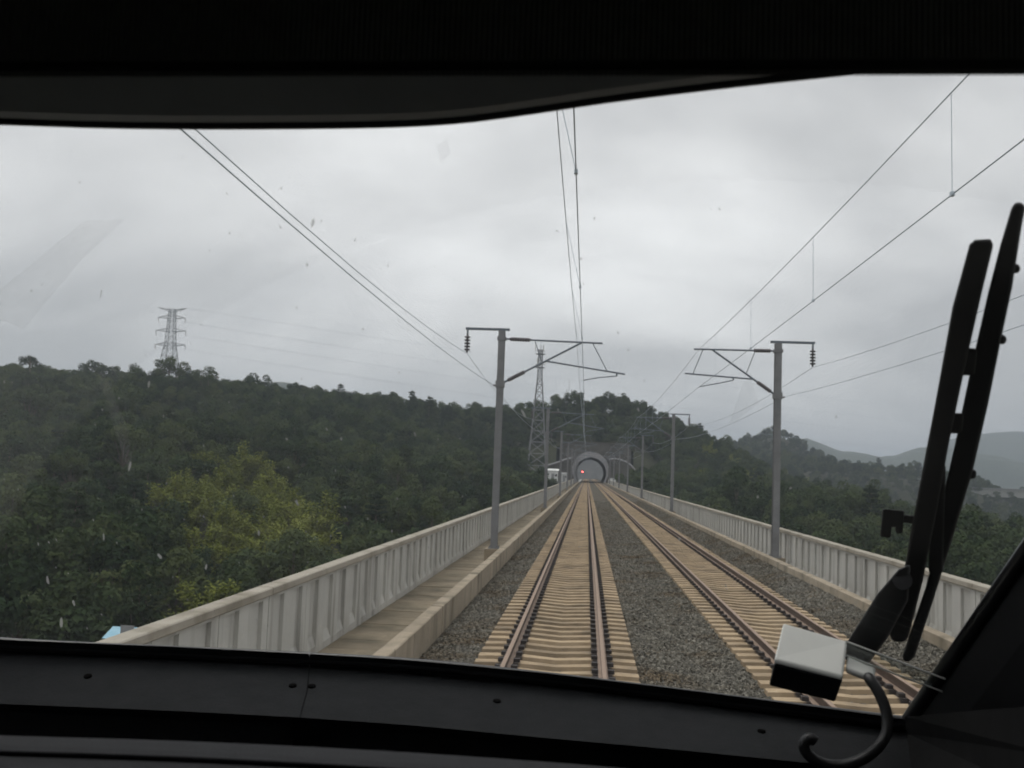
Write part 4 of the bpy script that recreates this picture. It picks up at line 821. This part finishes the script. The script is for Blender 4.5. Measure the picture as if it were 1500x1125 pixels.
# wiper outside the glass
wp0 = onS(1255, 985, .02); wip = tag(empty('windscreen_wiper', tuple(wp0)), 'black windscreen wiper with twin bars parked upright outside the glass', 'wiper'); winv = Matrix.Translation(tuple(-wp0))
def slab_px(poly, o0, o1, name, m, parent, inv_):
    b = MB(); A_ = [onS(a, b_, o0) for a, b_ in poly]; B_ = [onS(a, b_, o1) for a, b_ in poly]; b.loft(A_, B_); o = fix_normals(b.build(name, m, parent)); o.data.transform(inv_); bv = o.modifiers.new('bevel', 'BEVEL'); bv.width = .004; bv.segments = 3; bv.limit_method = 'ANGLE'; bv.angle_limit = .9; return o
lf = [(1420, 358), (1395, 450), (1370, 590), (1345, 720), (1325, 830), (1303, 930)]; rg = [(1456, 356), (1438, 430), (1412, 545), (1390, 650), (1370, 760), (1352, 850), (1331, 932)]
slab_px([(1428, 351), (1450, 350)]+rg+[(1326, 940), (1308, 940)]+lf[::-1], .035, .065, 'blade', M_wiper, wip, winv)
lf2 = [(1481, 306), (1466, 356)]+[(a+9, b_) for a, b_ in rg[1:4]]+[(1384, 715), (1372, 800), (1356, 860), (1322, 960)]; rg2 = [(1503, 300), (1497, 330), (1483, 420), (1465, 505), (1448, 590), (1425, 690), (1395, 790), (1367, 880), (1340, 962)]
brm = slab_px([(1488, 294)]+rg2+[(1332, 970), (1322, 968)]+lf2[::-1], .045, .070, 'carrier_bar', M_wiper, wip, winv)
for y, hh in ((530, 20), (620, 15), (760, 80)):
    xa = np.interp(y, [p_[1] for p_ in rg], [p_[0] for p_ in rg])-6; xb = np.interp(y, [p_[1] for p_ in lf2], [p_[0] for p_ in lf2])+8; slab_px([(xa, y-hh), (xb, y-hh), (xb-4, y+hh), (xa-4, y+hh)], .042, .060, 'link', M_wiper, wip, winv)
for x, y in ((1488, 393), (1468, 497), (1424, 694)): slab_px([(x-6, y-8), (x+7, y-6), (x+6, y+8), (x-8, y+7)], .05, .075, 'clip', M_arm, brm, winv)
slab_px([(1236, 948), (1285, 870), (1316, 834), (1334, 826), (1330, 880), (1300, 935), (1268, 978)], .012, .034, 'arm', M_arm, wip, winv)
slab_px([(1308, 752), (1350, 756), (1348, 768), (1308, 764)], .045, .058, 'nozzle_bracket', M_wiper, wip, winv)
for x, y in ((1252, 962), (1322, 850)): o = MB().tube([onS(x, y, .008), onS(x, y, .042)], [.011, .009], 14).build('pivot', M_arm, wip); o.data.transform(winv)
slab_px([(1262, 930), (1316, 846), (1322, 850), (1270, 936)], .034, .038, 'arm_rib', M_wiper, wip, winv)
slab_px([(1293, 745), (1325, 748), (1322, 782), (1312, 781), (1311, 772), (1306, 772), (1305, 788), (1289, 786)], .04, .06, 'wash_nozzle', M_wiper, wip, winv)
# small box with a cable on the dash side of the glass
dp = onS(1180, 1000, -.06); dev = tag(empty('windscreen_sensor', tuple(dp)), 'small white topped black box with a looped cable fixed inside the windscreen', 'sensor box'); dinv = Matrix.Translation(tuple(-dp))
def quad_box(c4, name, m):                 # eight corners: four above, four below
    b = MB(); b.loft(c4[:4], c4[4:]); o = fix_normals(b.build(name, m, dev)); o.data.transform(dinv); bv = o.modifiers.new('bevel', 'BEVEL'); bv.width = .003; bv.segments = 3; return o
tf_ = [onS(1147, 912, -.022), onS(1241, 939, -.022), onS(1234, 990, -.085), onS(1134, 965, -.085)]; dn = np.array([0, 0, -.006])
quad_box(tf_+[p_+dn for p_ in tf_], 'cover', M_devw)
bt = [p_+dn*1.1 for p_ in tf_]; fl, frt = onS(1123, 1001, -.085), onS(1226, 1033, -.085); dv = (fl+frt)/2-(tf_[2]+tf_[3])/2; quad_box(bt+[p_+dv for p_ in tf_], 'housing', M_devb)
def dslab(poly, o0, o1, name, m): return slab_px(poly, o0, o1, name, m, dev, dinv)
M_acr = bpy.data.materials.new('clear_acrylic'); M_acr.use_nodes = True; t = M_acr.node_tree; n_ = t.nodes; n_.remove(n_['Principled BSDF']); tr = n_.new('ShaderNodeBsdfTransparent'); tr.inputs[0].default_value = (.86, .88, .88, 1); gl = n_.new('ShaderNodeBsdfGlossy'); gl.inputs['Roughness'].default_value = .1; ms = n_.new('ShaderNodeMixShader'); ms.inputs[0].default_value = .10; t.links.new(tr.outputs[0], ms.inputs[1]); t.links.new(gl.outputs[0], ms.inputs[2]); t.links.new(ms.outputs[0], n_['Material Output'].inputs[0])
dslab([(1236, 940), (1370, 990), (1366, 1010), (1236, 960)], -.030, -.024, 'bracket', M_acr)
tq = [onS(1241, 960, -.030), onS(1283, 977, -.030), onS(1279, 992, -.060), onS(1239, 977, -.060)]; quad_box(tq+[p_+np.array([0, 0, -.008]) for p_ in tq], 'connector', M_devw)
for e0, e1 in (((1238, 939), (1385, 995)), ((1238, 960), (1380, 1013))): o = MB().tube([onS(*e0, -.032), onS(*e1, -.032)], .0011, 6).build('bracket_edge', M_devw, dev); o.data.transform(dinv)
cb_ = smooth_px([(1272, 992), (1288, 1014), (1301, 1048), (1299, 1080), (1274, 1108), (1240, 1122), (1206, 1121), (1182, 1106), (1176, 1090), (1186, 1080), (1194, 1086)]); nC_ = len(cb_)
o = MB().tube([onS(cb_[0][0], cb_[0][1], -.05)]+[at(a, b_, 1.22-.04*min(1, i/(nC_*.35))) for i, (a, b_) in enumerate(cb_)][1:], .0062, 10).build('cable', M_cable, dev, smooth=True); o.data.transform(dinv)

# ------------------------------------------------------------ haze: one closed box of even, pale air
M_haze = bpy.data.materials.new('haze'); M_haze.use_nodes = True; t = M_haze.node_tree; t.nodes.remove(t.nodes['Principled BSDF'])
pv = t.nodes.new('ShaderNodeVolumePrincipled'); pv.inputs['Color'].default_value = (.80, .89, 1.0, 1); pv.inputs['Density'].default_value = .00030; pv.inputs['Anisotropy'].default_value = .2
t.links.new(pv.outputs[0], t.nodes['Material Output'].inputs['Volume'])
hb = MB().box(-9500, 9500, -3500, 9500, -30, 260).build('haze', M_haze); tag(fix_normals(hb), 'pale grey haze hanging in the air over the valley', 'haze', kind='stuff')
